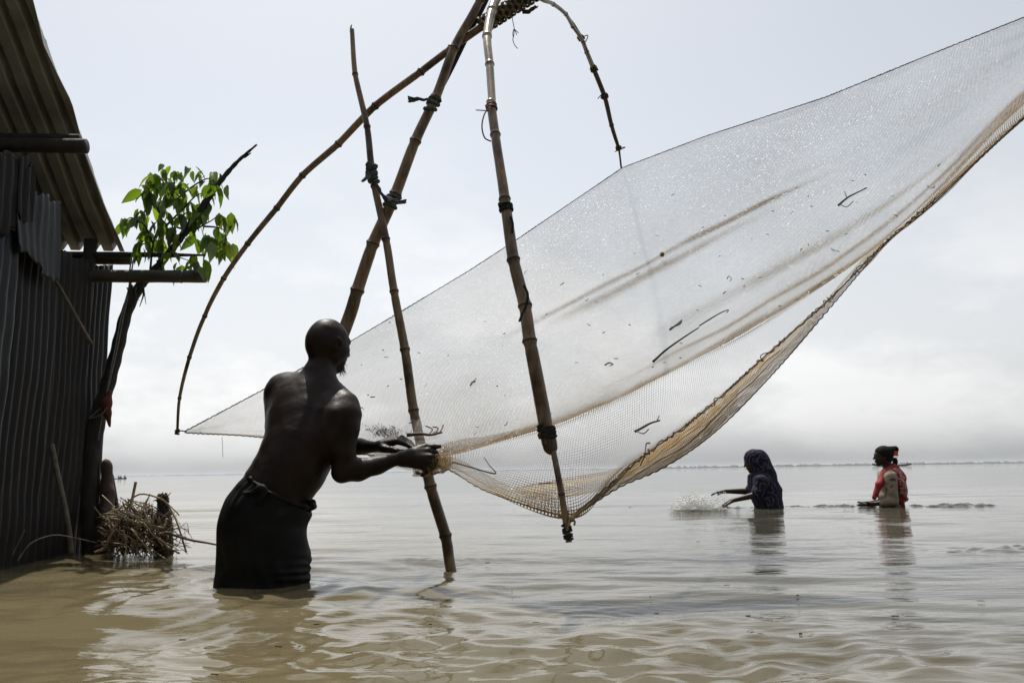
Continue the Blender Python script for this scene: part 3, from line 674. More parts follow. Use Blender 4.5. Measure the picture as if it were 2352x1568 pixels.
# woven cane sleeve where the arms cross
noisy('cane', [(0.3, (0.08, 0.058, 0.032)), (0.7, (0.21, 0.155, 0.09))], 40, 5, 0.7, bump=0.3, bump_scale=120)
wj = tag(empty('woven_joint', at(1165, 25, 4.1)), 'woven cane sleeve binding the poles where they cross at the top', 'binding')
ax0, ax1 = at(1103, 62, 4.11), at(1262, -38, 4.11); axd = norm(ax1 - ax0); AL = np.linalg.norm(ax1 - ax0)
wu = norm(np.cross(axd, [0, 1.0, 0])); wv_ = np.cross(axd, wu)
mobj('core', *tube(np.array([ax0 + axd * 0.01, ax1]), (0.034, 0.034), 20), 'brown_rope', wj)
NR = 15
for i in range(NR):
    zc = AL * (i + 0.5) / NR; V = []; n = 48
    for j in range(n):
        a = 2 * math.pi * j / n
        rad = 0.042 + 0.0055 * math.sin(a * 7 + math.pi * (i % 2)) + 0.001 * math.sin(a * 3 + i)
        tilt = 0.006 * math.sin(a * 7 + math.pi * (i % 2) + 1.3)
        cdir = math.cos(a) * wu + math.sin(a) * wv_; cen = ax0 + axd * (zc + tilt)
        for (dr, dz) in ((0, -0.0095), (0.0035, -0.007), (0.0035, 0.007), (0, 0.0095)):
            V.append(cen + cdir * (rad + dr) + axd * dz)
    V = np.array(V); F = []
    for j in range(n):
        k = (j + 1) % n
        for q in range(4): F.append((j * 4 + q, j * 4 + (q + 1) % 4, k * 4 + (q + 1) % 4, k * 4 + q))
    mobj('cane_strip', V, F, 'cane', wj)
ribbon([at(1200, 28, 4.06), at(1216, 24, 4.05), at(1231, 14, 4.05)], (0.03, 0.045, 0.03), 0.006, 'brown_rope', 'cloth_end', wj, 0.7)
stmb = MB()
for pl in ([(1176, 30), (1178, 50), (1181, 66), (1180, 82), (1178, 92), (1182, 104), (1189, 112)], [(1181, 66), (1178, 76), (1179, 88)], [(1182, 68), (1186, 72), (1191, 76)], [(1182, 68), (1185, 76), (1187, 81)]):
    stmb.add(*tube(catmull([at(a, b, 4.05) for a, b in pl], 20), 0.0022, 5))
stmb.build('hanging_thread', 'dark_rope', wj)
# ------------------------------------------------------------------ the net
def net_mat(name, cellsize, w0, w1, tint, gold, sparkle, softgrid):
    """knotted nylon mesh: threads are opaque to light, holes are open; 'gather' = how bunched the threads are"""
    nm = NodeMat(name); nm.t.nodes.remove(nm.b)
    uv = nm.n('ShaderNodeUVMap', uv_map='UVMap'); ga = nm.n('ShaderNodeAttribute', attribute_name='gather'); 
    sc_ = nm.n('ShaderNodeVectorMath', operation='SCALE'); sc_.inputs['Scale'].default_value = 1.0 / cellsize; nm.l(uv.outputs[0], sc_.inputs[0])
    wn = nm.n('ShaderNodeTexNoise'); wn.inputs['Scale'].default_value = 3.0; wn.inputs['Detail'].default_value = 2; nm.l(uv.outputs[0], wn.inputs['Vector'])
    wsc = nm.n('ShaderNodeVectorMath', operation='SCALE'); wsc.inputs['Scale'].default_value = 2.5; nm.l(wn.outputs['Color'], wsc.inputs[0])
    ad = nm.n('ShaderNodeVectorMath', operation='ADD'); nm.l(sc_.outputs[0], ad.inputs[0]); nm.l(wsc.outputs[0], ad.inputs[1])
    fr = nm.n('ShaderNodeVectorMath', operation='FRACTION'); nm.l(ad.outputs[0], fr.inputs[0])
    fl = nm.n('ShaderNodeVectorMath', operation='FLOOR'); nm.l(ad.outputs[0], fl.inputs[0])
    sp = nm.n('ShaderNodeSeparateXYZ'); nm.l(fr.outputs[0], sp.inputs[0])
    # thread width grows where the net is bunched; old silt and water clog some patches
    pn = nm.n('ShaderNodeTexNoise'); pn.inputs['Scale'].default_value = 1.3; pn.inputs['Detail'].default_value = 9; nm.l(uv.outputs[0], pn.inputs['Vector'])
    pr = nm.n('ShaderNodeMapRange'); pr.inputs['From Min'].default_value = 0.3; pr.inputs['From Max'].default_value = 0.7; pr.inputs['To Min'].default_value = 0.72; pr.inputs['To Max'].default_value = 1.32; nm.l(pn.outputs['Fac'], pr.inputs['Value'])
    wd_ = nm.n('ShaderNodeMapRange'); wd_.inputs['To Min'].default_value = w0; wd_.inputs['To Max'].default_value = w1; nm.l(ga.outputs['Fac'], wd_.inputs['Value'])
    wm = nm.n('ShaderNodeMath', operation='MULTIPLY'); nm.l(wd_.outputs[0], wm.inputs[0]); nm.l(pr.outputs[0], wm.inputs[1])
    lx = nm.n('ShaderNodeMath', operation='LESS_THAN'); nm.l(sp.outputs['X'], lx.inputs[0]); nm.l(wm.outputs[0], lx.inputs[1])
    ly = nm.n('ShaderNodeMath', operation='LESS_THAN'); nm.l(sp.outputs['Y'], ly.inputs[0]); nm.l(wm.outputs[0], ly.inputs[1])
    mx = nm.n('ShaderNodeMath', operation='MAXIMUM'); nm.l(lx.outputs[0], mx.inputs[0]); nm.l(ly.outputs[0], mx.inputs[1])
    # random facing of each little knot and wet film -> glints
    gs = nm.n('ShaderNodeVectorMath', operation='SCALE'); gs.inputs['Scale'].default_value = 1.0 / 0.0042; nm.l(uv.outputs[0], gs.inputs[0]); gf = nm.n('ShaderNodeVectorMath', operation='FLOOR'); nm.l(gs.outputs[0], gf.inputs[0])
    wh = nm.n('ShaderNodeTexWhiteNoise', noise_dimensions='2D'); nm.l(gf.outputs[0], wh.inputs['Vector'])
    sb = nm.n('ShaderNodeVectorMath', operation='SUBTRACT'); nm.l(wh.outputs['Color'], sb.inputs[0]); sb.inputs[1].default_value = (0.5, 0.5, 0.5)
    ss = nm.n('ShaderNodeVectorMath', operation='SCALE'); ss.inputs['Scale'].default_value = sparkle; nm.l(sb.outputs[0], ss.inputs[0])
    gm = nm.n('ShaderNodeNewGeometry'); na_ = nm.n('ShaderNodeVectorMath', operation='ADD'); nm.l(gm.outputs['Normal'], na_.inputs[0]); nm.l(ss.outputs[0], na_.inputs[1])
    nn = nm.n('ShaderNodeVectorMath', operation='NORMALIZE'); nm.l(na_.outputs[0], nn.inputs[0])
    col = nm.n('ShaderNodeMixRGB'); col.inputs['Color1'].default_value = (*tint, 1); col.inputs['Color2'].default_value = (*gold, 1); nm.l(ga.outputs['Fac'], col.inputs['Fac'])
    tr = nm.n('ShaderNodeBsdfTranslucent'); df = nm.n('ShaderNodeBsdfDiffuse'); gl = nm.n('ShaderNodeBsdfGlossy'); gl.inputs['Roughness'].default_value = 0.32; gl.inputs['Color'].default_value = (1, 0.98, 0.94, 1)
    nm.l(col.outputs[0], tr.inputs['Color']); nm.l(col.outputs[0], df.inputs['Color']); nm.l(nn.outputs[0], gl.inputs['Normal'])
    m1 = nm.n('ShaderNodeMixShader'); m1.inputs['Fac'].default_value = 0.72; nm.l(df.outputs[0], m1.inputs[1]); nm.l(tr.outputs[0], m1.inputs[2])
    m2 = nm.n('ShaderNodeMixShader'); m2.inputs['Fac'].default_value = softgrid; nm.l(m1.outputs[0], m2.inputs[1]); nm.l(gl.outputs[0], m2.inputs[2])
    tp = nm.n('ShaderNodeBsdfTransparent'); m3 = nm.n('ShaderNodeMixShader')
    nm.l(mx.outputs[0], m3.inputs['Fac']); nm.l(tp.outputs[0], m3.inputs[1]); nm.l(m2.outputs[0], m3.inputs[2]); nm.l(m3.outputs[0], nm.out.inputs['Surface'])
net_mat('net_fine', 0.0075, 0.205, 0.60, (0.52, 0.51, 0.485), (0.34, 0.205, 0.07), 1.5, 0.024)
net_mat('net_open', 0.0125, 0.105, 0.55, (0.26, 0.23, 0.17), (0.42, 0.28, 0.10), 1.5, 0.022)
net_mat('net_gold', 0.0085, 0.19, 0.40, (0.40, 0.285, 0.12), (0.42, 0.27, 0.085), 1.5, 0.03)

A_ = (425, 990, 4.6); D_ = (2700, -95, 3.5)
def row(xy, Ys): return [(x, y, Yv) for (x, y), Yv in zip(xy, Ys)]
R = []
R.append(row([(425, 990), (600, 897), (815, 778), (925, 713), (1075, 623), (1187, 550), (1430, 385), (1620, 313), (1900, 222), (2120, 132), (2352, 40), (2700, -95)], [4.6, 4.85, 5.15, 5.3, 5.5, 5.7, 6.0, 5.6, 5.0, 4.6, 4.15, 3.5]))
R.append(row([(425, 990.5), (603, 925), (825, 835), (950, 790), (1110, 720), (1245, 650), (1480, 505), (1660, 420), (1920, 315), (2130, 212), (2352, 105), (2700, -85)], [4.6, 4.75, 4.95, 5.05, 5.15, 5.3, 5.5, 5.25, 4.8, 4.45, 4.1, 3.5]))
R.append(row([(425, 991), (606, 945), (830, 880), (965, 850), (1140, 783), (1300, 702), (1520, 588), (1700, 492), (1940, 380), (2140, 275), (2352, 150), (2700, -75)], [4.6, 4.6, 4.7, 4.75, 4.85, 4.95, 5.1, 5.0, 4.65, 4.35, 4.05, 3.5]))
R.append(row([(425, 991.5), (608, 965), (835, 925), (975, 915), (1165, 855), (1340, 790), (1550, 680), (1730, 585), (1960, 460), (2150, 340), (2352, 182), (2700, -65)], [4.6, 4.45, 4.35, 4.35, 4.5, 4.65, 4.75, 4.7, 4.45, 4.25, 3.95, 3.5]))
R.append(row([(425, 992), (609, 985), (840, 975), (985, 985), (1195, 928), (1370, 870), (1570, 780), (1750, 680), (1980, 540), (2160, 398), (2352, 208), (2700, -55)], [4.6, 4.3, 4.05, 3.93, 4.12, 4.3, 4.4, 4.35, 4.2, 4.05, 3.85, 3.5]))
R.append(row([(425, 992.5), (610, 1000), (848, 1025), (1003, 1050), (1200, 996), (1330, 953), (1480, 885), (1720, 757), (1960, 608), (2150, 442), (2352, 240), (2700, -45)], [4.6, 4.3, 3.95, 3.71, 3.8, 3.97, 4.1, 4.1, 4.0, 3.9, 3.75, 3.5]))
R.append(row([(425, 993), (611, 1002), (852, 1034), (1008, 1062), (1170, 1062), (1310, 1072), (1465, 1003), (1690, 850), (1940, 645), (2148, 450), (2352, 255), (2700, -38)], [4.6, 4.3, 3.94, 3.69, 3.5, 3.40, 3.5, 3.65, 3.72, 3.75, 3.65, 3.5]))
R.append(row([(425, 993.5), (612, 1005), (856, 1046), (1012, 1072), (1120, 1128), (1312, 1192), (1428, 1085), (1640, 925), (1905, 685), (2148, 457), (2352, 268), (2700, -30)], [4.6, 4.3, 3.93, 3.68, 3.35, 3.0, 3.06, 3.2, 3.4, 3.55, 3.58, 3.5]))
lip = row([(1310, 1193), (1420, 1120), (1530, 1070), (1650, 985), (1790, 842), (1925, 685), (2035, 560), (2150, 462), (2352, 272), (2700, -28)], [3.0, 3.02, 3.1, 3.18, 3.28, 3.38, 3.5, 3.56, 3.58, 3.5])
lip_top = row([(1308, 1191), (1395, 1117), (1490, 1038), (1612, 948), (1760, 815), (1912, 680), (2025, 565), (2148, 458), (2352, 268), (2700, -30)], [3.0, 3.03, 3.1, 3.18, 3.3, 3.4, 3.5, 3.55, 3.58, 3.5])
NC = 300
def rowpts(r, n=NC): return catmull(atl(r), n)
ROWS = [rowpts(r) for r in R]
_c = atl(R[0]); _t = np.linspace(0, len(_c) - 1, NC); ROWS[0] = np.stack([np.interp(_t, np.arange(len(_c)), _c[:, j]) for j in range(3)], 1)   # taut edge
ROWS[1] = 0.5 * ROWS[1] + 0.5 * np.stack([np.interp(_t, np.arange(12), atl(R[1])[:, j]) for j in range(3)], 1)
def lofted(rows, per):
    K = np.stack(rows); k, n, _ = K.shape; out = catmull(K.reshape(k, -1), (k - 1) * per + 1)
    return out.reshape(-1, n, 3)
def net_patch(name, G, gather, mat, parent, wrinkle=0.006, seed=1, usc=1.0):
    nr, nc = G.shape[:2]
    s = np.stack([arclen(r) for r in G]).mean(0); tlen = np.stack([arclen(G[:, j]) for j in range(0, nc, 10)]).mean(0)
    U, Vv = np.meshgrid(s, tlen)
    Tn = np.gradient(G, axis=1); Tm = np.gradient(G, axis=0); N = np.cross(Tn, Tm); N /= np.linalg.norm(N, axis=2)[..., None] + 1e-12
    # fine drapery: pleats run along the pull from corner to corner
    q = np.stack([U * 0.35, Vv * 1.0], -1)
    wv = Waves(0.10, 0.45, 20, seed)(q) * wrinkle * 2.2
    env = np.sin(np.linspace(0, math.pi, nc)) ** 0.5 * np.ones((nr, 1)); env[0] = 0; env[-1] = 0
    G2 = G + N * (wv * env)[..., None]
    me_o = mobj(name, G2.reshape(-1, 3), gridfaces(nr, nc), mat, parent)
    me = me_o.data
    uvl = me.uv_layers.new(name='UVMap'); li = np.zeros(len(me.loops), dtype=np.int32); me.loops.foreach_get('vertex_index', li)
    uvv = np.stack([U.ravel(), Vv.ravel()], 1)[li]; uvl.data.foreach_set('uv', uvv.astype(np.float32).ravel())
    at_ = me.attributes.new('gather', 'FLOAT', 'POINT'); at_.data.foreach_set('value', np.clip(gather, 0, 1).astype(np.float32).ravel())
    return me_o
net = tag(empty('fishing_net', at(1310, 1195, 3.0)), 'large translucent lift net stretched from corner to corner, golden along its folds', 'fishing net')
# far wall of the net
PER = 26
G = lofted(ROWS[:6], PER); nr = G.shape[0]
tt = np.linspace(0, 5, nr)[:, None]; ss = np.linspace(0, 11, NC)[None]
def streak(trow, width, amp, s0, s1, soft=1.0, drift=0.0):
    e = np.clip((ss - s0) / soft, 0, 1) * np.clip((s1 - ss) / soft, 0, 1)
    return amp * e * np.exp(-((tt - trow - drift * (ss - s0)) / width) ** 2)
gth = streak(2.0, 0.06, 0.7, 4.0, 8.0) + streak(2.25, 0.09, 0.75, 4.6, 7.4) + streak(2.0, 0.05, 0.7, 6.2, 7.6, 0.4)
gth = gth + streak(5.0, 0.16, 0.95, 2.2, 12, 0.8) + streak(4.75, 0.7, 0.26, 3, 12) + streak(4.35, 0.10, 0.7, 5.0, 10.5, 1.5, -0.03) + streak(3.55, 0.12, 0.5, 5.5, 10, 1.5, 0.016)
gth = gth + streak(4.5, 0.5, 0.7, 8.8, 12.0, 1.0) + streak(3.9, 0.5, 0.25, 9.3, 12, 1.0)
gth = gth + 0.35 * np.exp(-(ss / 0.35) ** 2) * np.clip(tt / 5 * 1.3 - 0.3, 0, 1) + 0.25 * np.exp(-((tt - 5) / 0.5) ** 2) * np.clip((3.2 - ss) / 2, 0, 1)
gth = gth + 0.9 * np.exp(-((ss - 3.0) / 0.35) ** 2) * np.clip((tt - 4.4) / 0.6, 0, 1)
net_patch('netting', G, gth, 'net_fine', net, 0.007, 3)
# near wall, open mesh
G = lofted(ROWS[5:8], 22); nr = G.shape[0]; tt = np.linspace(0, 2, nr)[:, None]
gth = 0.55 * np.exp(-(tt / 0.10) ** 2) * np.clip((ss - 2.5) / 0.8, 0, 1) + 0.75 * np.exp(-((tt - 2) / 0.16) ** 2) + 0.9 * np.exp(-((ss - 2.9) / 0.32) ** 2) + 0.5 * np.clip((3.0 - ss) / 1.5, 0, 1)
gth = gth + 0.55 * np.clip((ss - 8.2) / 1.2, 0, 1) + 0.35 * np.exp(-((tt - 1.55) / 0.2) ** 2) * np.clip(1 - np.abs(ss - 4.6) / 1.0, 0, 1)
net_patch('netting', G, gth, 'net_open', net, 0.005, 4)
# bunched lip that hangs below the seam on the near right edge
G = lofted([rowpts(lip_top), 0.5 * (rowpts(lip_top) + rowpts(lip)) + np.array([0, 0.05, -0.01]), rowpts(lip)], 12)
net_patch('netting', G, 0.55 + 0.3 * np.sin(np.linspace(0, 9, NC))[None] * np.ones((G.shape[0], 1)), 'net_gold', net, 0.006, 5)
G = lofted([rowpts(lip_top) + np.array([0, 0.05, 0]), 0.5 * (rowpts(lip_top) + rowpts(lip)) + np.array([0, 0.12, 0.0]), rowpts(lip) + np.array([0, 0.01, 0.004])], 10)
net_patch('netting', G, 0.35 * np.ones(G.shape[:2]), 'net_gold', net, 0.008, 6)
# lower fold between the hands and the near corner
fold_a = row([(1015, 1068), (1060, 1085), (1120, 1118), (1180, 1142), (1250, 1168), (1310, 1192)], [3.67, 3.55, 3.38, 3.17, 3.07, 3.0])
fold_b = row([(1018, 1040), (1070, 1062), (1130, 1095), (1190, 1122), (1260, 1135), (1322, 1175)], [3.69, 3.58, 3.42, 3.23, 3.12, 3.02])
G = lofted([rowpts(fold_a, 90), 0.5 * (rowpts(fold_a, 90) + rowpts(fold_b, 90)) + np.array([0, -0.02, -0.012]), rowpts(fold_b, 90)], 10)
net_patch('netting', G, 0.25 + 0.5 * np.exp(-np.linspace(0, 4, G.shape[0]))[:, None] * np.ones((1, 90)), 'net_gold', net, 0.006, 8)
# fold hanging under the belly towards the right
fold_c = row([(1245, 1150), (1320, 1135), (1400, 1120), (1500, 1085), (1590, 1033), (1700, 935)], [3.07, 3.08, 3.1, 3.14, 3.2, 3.25])
fold_d = row([(1180, 1118), (1290, 1098), (1400, 1080), (1480, 1045), (1580, 985), (1700, 885)], [3.2, 3.18, 3.2, 3.2, 3.24, 3.28])
G = lofted([rowpts(fold_c, 110), 0.5 * (rowpts(fold_c, 110) + rowpts(fold_d, 110)) + np.array([0, 0.05, -0.02]), rowpts(fold_d, 110)], 10)
net_patch('netting', G, 0.30 + 0.4 * np.exp(-np.linspace(0, 3, G.shape[0]))[:, None] * np.ones((1, 110)), 'net_gold', net, 0.006, 9)
# bunch of netting gathered below and right of the fists
def bunch(ctr, axes, radii, seed, gval, m=26, n=46):
    g_ = Waves(0.4, 1.6, 14, seed, dims=3); V = []
    th = np.linspace(0.05, math.pi - 0.05, m)[:, None]; ph = np.linspace(0, 2 * math.pi, n)[None]
    d = np.stack([np.sin(th) * np.cos(ph), np.sin(th) * np.sin(ph), np.cos(th) + 0 * ph], -1)
    r = 1 + 0.35 * g_(d * 1.0) + 0.10 * np.sin(ph * 9 + th * 3)
    P = np.asarray(ctr) + (d * r[..., None] * np.asarray(radii)) @ np.asarray(axes)
    return net_patch('netting', P, gval * np.ones(P.shape[:2]), 'net_gold', net, 0.002, seed)
bunch(at(1002, 1064, 3.70), np.eye(3), (0.055, 0.055, 0.042), 21, 0.45)
bunch(at(978, 1078, 3.72), np.eye(3), (0.058, 0.045, 0.03), 22, 0.30)
bunch(at(1022, 1064, 3.68), np.eye(3), (0.030, 0.04, 0.035), 23, 0.10)
sw = [row([(845, 1030), (890, 1062), (930, 1078), (975, 1083), (1005, 1078)], [3.95, 3.88, 3.82, 3.77, 3.72]), row([(830, 1020), (890, 1035), (940, 1045), (985, 1055), (1010, 1055)], [4.0, 3.93, 3.86, 3.79, 3.73])]
G = lofted([rowpts(sw[0], 80), rowpts(sw[1], 80)], 14); net_patch('netting', G, 0.35 * np.ones(G.shape[:2]), 'net_gold', net, 0.004, 24)
sw = [row([(1015, 1042), (1050, 1030), (1100, 1022), (1180, 1003), (1260, 976)], [3.71, 3.73, 3.78, 3.84, 3.9]), row([(1012, 1020), (1060, 1008), (1120, 1000), (1190, 985), (1262, 966)], [3.73, 3.76, 3.8, 3.86, 3.91])]
G = lofted([rowpts(sw[0], 80), rowpts(sw[1], 80)], 14); net_patch('netting', G, 0.30 * np.ones(G.shape[:2]), 'net_gold', net, 0.006, 25)

# ropes along the edges
noisy('net_rope', [(0.3, (0.10, 0.085, 0.065)), (0.7, (0.20, 0.17, 0.13))], 60, 4, 0.85, bump=0.4, bump_scale=180)
noisy('gold_rope', [(0.3, (0.22, 0.15, 0.065)), (0.7, (0.38, 0.27, 0.12))], 60, 4, 0.8, bump=0.4, bump_scale=180)
def edge_rope(r, rad, name, mat, knots=0.0, pitch=0.03, n=500):
    P = resample(ROWS[0] if r is R[0] else catmull(atl(r), n * 2), n); s = arclen(P); T, U, W = frames(P)
    g_ = np.random.default_rng(int(pitch * 1e4)); am = np.interp(np.arange(n), np.arange(0, n + 23, 23), g_.uniform(0.15, 1.3, len(np.arange(0, n + 23, 23)))); s = s + 0.6 * pitch * np.interp(np.arange(n), np.arange(0, n + 31, 31), g_.normal(0, 1, len(np.arange(0, n + 31, 31))))
    P = P + knots * am[:, None] * (np.sin(2 * math.pi * s / pitch)[:, None] * U + np.cos(2 * math.pi * s / pitch * 1.13)[:, None] * W)
    return mobj(name, *tube(P, rad, 6), mat, net)
edge_rope(R[0], 0.0030, 'edge_rope', 'net_rope', 0.0020, 0.05)
edge_rope(R[0], 0.0022, 'edge_lacing', 'net_rope', 0.0042, 0.035, 900)
edge_rope(R[7][:6], 0.0035, 'edge_rope', 'gold_rope', 0.002, 0.05)
edge_rope(lip_top, 0.0030, 'edge_rope', 'net_rope', 0.002, 0.05)
edge_rope(lip_top[1:8], 0.0021, 'edge_lacing', 'brown_rope', 0.0085, 0.045, 1100)
edge_rope(lip, 0.0026, 'edge_rope', 'brown_rope', 0.002, 0.04)
# corner ties
mobj('corner_tie', *tube(catmull([at(425, 990, 4.6), at(415, 989, 4.6), at(408, 992, 4.6)], 8), 0.004, 6), 'brown_rope', net)
mobj('corner_tie', *tube(catmull([at(1330, 1170, 3.02), at(1316, 1186, 3.0), at(1306, 1205, 2.98), at(1302, 1218, 2.98)], 10), 0.005, 6), 'gold_rope', net)
kn = MB(); v, f = blob(at(1313, 1191, 2.99), (0.012, 0.012, 0.011), 10, 8, 0.3); kn.add(v, f)
kn.add(*tube(catmull([at(1313, 1192, 2.98), at(1320, 1196, 2.98), at(1319, 1206, 2.98)], 8), 0.004, 6)); kn.add(*tube(catmull([at(1440, 1080, 3.05), at(1390, 1130, 3.03), at(1313, 1191, 2.99)], 10), 0.0055, 6))
kn.build('corner_knot', 'gold_rope', net)
v, f = blob(at(1521, 584, 5.05), (0.014, 0.014, 0.017), 10, 8, 0.5); mobj('gathering_knot', v, f, 'gold_rope', net)
mobj('edge_thread', *tube(catmull([at(510, 1003, 4.4), at(511, 1020, 4.4), at(512, 1049, 4.4)], 10), 0.0012, 4), 'net_rope', net)
# ------------------------------------------------------------------ people
def skin(name, a, b, rough):
    nm = noisy(name, [(0.3, a), (0.7, b)], 9, 8, rough, bump=0.35, bump_scale=130, dist=0.003, rvar=0.12); nm.b.inputs['Specular IOR Level'].default_value = 0.22
    return nm
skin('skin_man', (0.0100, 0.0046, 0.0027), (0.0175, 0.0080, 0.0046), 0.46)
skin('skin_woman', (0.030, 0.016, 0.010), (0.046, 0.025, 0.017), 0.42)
noisy('black_hair', [(0.3, (0.004, 0.0035, 0.003)), (0.7, (0.010, 0.008, 0.007))], 50, 5, 0.75, (1, 1, 0.3), 0.4, 160, spec=0.12)
# checked dark lungi
nm = NodeMat('lungi_cloth'); t = nm.n('ShaderNodeTexCoord'); ck = nm.n('ShaderNodeTexNoise'); ck.inputs['Scale'].default_value = 14; ck.inputs['Detail'].default_value = 2
mpg = nm.n('ShaderNodeMapping'); mpg.inputs['Scale'].default_value = (1.0, 1.0, 1.6); nm.l(t.outputs['Object'], mpg.inputs[0]); nm.l(mpg.outputs[0], ck.inputs['Vector'])
nm.l(ramp(nm, ck.outputs['Fac'], [(0.50, (0.0012, 0.0014, 0.0014)), (0.64, (0.0020, 0.004, 0.0038)), (0.74, (0.004, 0.010, 0.0092))]), nm.b.inputs['Base Color']); nm.set(Roughness=0.7)
nm.b.inputs['Specular IOR Level'].default_value = 0.25
fb = nm.n('ShaderNodeTexNoise'); fb.inputs['Scale'].default_value = 300; nm.l(t.outputs['Object'], fb.inputs['Vector']); bp = nm.n('ShaderNodeBump'); bp.inputs['Strength'].default_value = 0.15; bp.inputs['Distance'].default_value = 0.002
nm.l(fb.outputs['Fac'], bp.inputs['Height']); nm.l(bp.outputs[0], nm.b.inputs['Normal'])

man = tag(empty('person', at(604, 1345, 3.25)), 'bare-chested bald man in a dark wrapped lungi leaning forward to pull the net', 'person')
az = math.radians(45); Ff = np.array([math.sin(az), math.cos(az), 0]); Rr = np.array([math.cos(az), -math.sin(az), 0]); Zz = np.array([0, 0, 1.0])
MS = 1.08
B = Body(MS); a3 = lambda px, py, Y: at(px, py, Y * MS)
# legs down to the river bed
for (px, sd) in ((580, 1), (634, -1)):
    hip = a3(px, 1200, 3.27 + 0.05 * sd); kn_ = hip + np.array([0.03, 0.05, -0.36]); an = np.array([hip[0], hip[1] + 0.02, -0.58])
    B.cone(hip, kn_, 0.085, 0.06, 0.04); B.cone(kn_, an, 0.058, 0.04, 0.03); B.cone(an, an + Ff * 0.17 + (0, 0, -0.02), 0.04, 0.028, 0.03)
lean = norm(a3(735, 860, 3.46) - a3(630, 1110, 3.29))
# pelvis and trunk
B.cone(a3(610, 1205, 3.27), a3(630, 1135, 3.285), 0.118, 0.118, 0.05)
B.cone(a3(634, 1120, 3.29), a3(668, 1075, 3.32), 0.128, 0.133, 0.06)
B.cone(a3(668, 1075, 3.32), a3(692, 1020, 3.36), 0.133, 0.138, 0.06)
B.cone(a3(692, 1020, 3.36), a3(706, 950, 3.41), 0.138, 0.128, 0.06)
B.cone(a3(700, 960, 3.41), a3(712, 915, 3.44), 0.135, 0.105, 0.06)
# shoulder girdle, blades, back muscles
B.cone(a3(668, 910, 3.52), a3(780, 942, 3.36), 0.066, 0.054, 0.05)
B.cone(a3(652, 905, 3.55), a3(660, 960, 3.50), 0.060, 0.055, 0.05)
B.cone(a3(690, 925, 3.38), a3(665, 985, 3.36), 0.055, 0.045, 0.05)          # left blade
B.cone(a3(772, 955, 3.28), a3(748, 1005, 3.26), 0.048, 0.045, 0.05)         # right blade
B.cone(a3(735, 868, 3.46), a3(664, 893, 3.53), 0.048, 0.050, 0.05)          # trapezius
B.cone(a3(738, 872, 3.44), a3(795, 925, 3.35), 0.048, 0.046, 0.05)
B.cone(a3(720, 905, 3.40), a3(732, 858, 3.44), 0.062, 0.055, 0.05)
B.cone(a3(648, 902, 3.54), a3(646, 985, 3.45), 0.062, 0.058, 0.06); B.cone(a3(660, 905, 3.50), a3(680, 985, 3.40), 0.085, 0.10, 0.06)
B.ell(a3(700, 925, 3.44), (0.115, 0.095, 0.10), None, 0.06)
B.cone(a3(774, 944, 3.34), a3(745, 1010, 3.33), 0.062, 0.080, 0.06)
# neck and head
B.cone(a3(730, 865, 3.45), a3(745, 812, 3.47), 0.060, 0.058, 0.03)
hc = a3(755, 786, 3.48); tilt = math.radians(10)
hf = math.cos(tilt) * Ff - math.sin(tilt) * Zz; hu = math.cos(tilt) * Zz + math.sin(tilt) * Ff; AX = np.array([hf, Rr, hu])
def hd(f, r, u): return hc + hf * f + Rr * r + hu * u
B.ell(hd(-0.006, 0, 0.004), (0.099, 0.077, 0.101), AX, 0.02)
B.ell(hd(-0.030, 0, -0.020), (0.074, 0.070, 0.075), AX, 0.02)
B.cone(hd(0.045, 0, -0.045), hd(0.062, 0, -0.10), 0.058, 0.036, 0.025)        # face and jaw
B.cone(hd(0.05, 0.03, -0.03), hd(0.02, 0.045, -0.075), 0.035, 0.026, 0.025)
B.cone(hd(0.05, -0.03, -0.03), hd(0.02, -0.045, -0.075), 0.035, 0.026, 0.025)
B.cone(hd(0.08, 0.03, 0.018), hd(0.08, -0.03, 0.018), 0.018, 0.018, 0.016)    # brow
B.cone(hd(0.092, 0, 0.005), hd(0.113, 0, -0.032), 0.010, 0.0135, 0.010)       # nose
B.cone(hd(0.10, 0.011, -0.034), hd(0.10, -0.011, -0.034), 0.009, 0.009, 0.008)
B.cone(hd(0.072, 0.038, -0.018), hd(0.078, 0.030, -0.030), 0.018, 0.016, 0.015) # cheek
B.cone(hd(0.072, -0.038, -0.018), hd(0.078, -0.030, -0.030), 0.018, 0.016, 0.015)
B.ell(hd(0.093, 0.032, -0.003), (0.010, 0.013, 0.009), AX, 0.010, True); B.ell(hd(0.093, -0.032, -0.003), (0.010, 0.013, 0.009), AX, 0.010, True)
B.cone(hd(0.097, 0.016, -0.062), hd(0.097, -0.016, -0.062), 0.008, 0.008, 0.008)
B.cone(hd(0.095, 0.014, -0.074), hd(0.095, -0.014, -0.074), 0.008, 0.008, 0.008)
for sgn in (1, -1):                                                            # ears
    eb = hd(0.004, sgn * 0.079, -0.022); en = norm(Rr * sgn - hf * 0.55)
    EA = np.array([np.cross(hu, en), en, hu])
    B.ell(eb + en * 0.012, (0.021, 0.008, 0.035), EA, 0.006)
    B.ell(eb + en * 0.020 + hf * 0.004, (0.011, 0.008, 0.020), EA, 0.006, True)
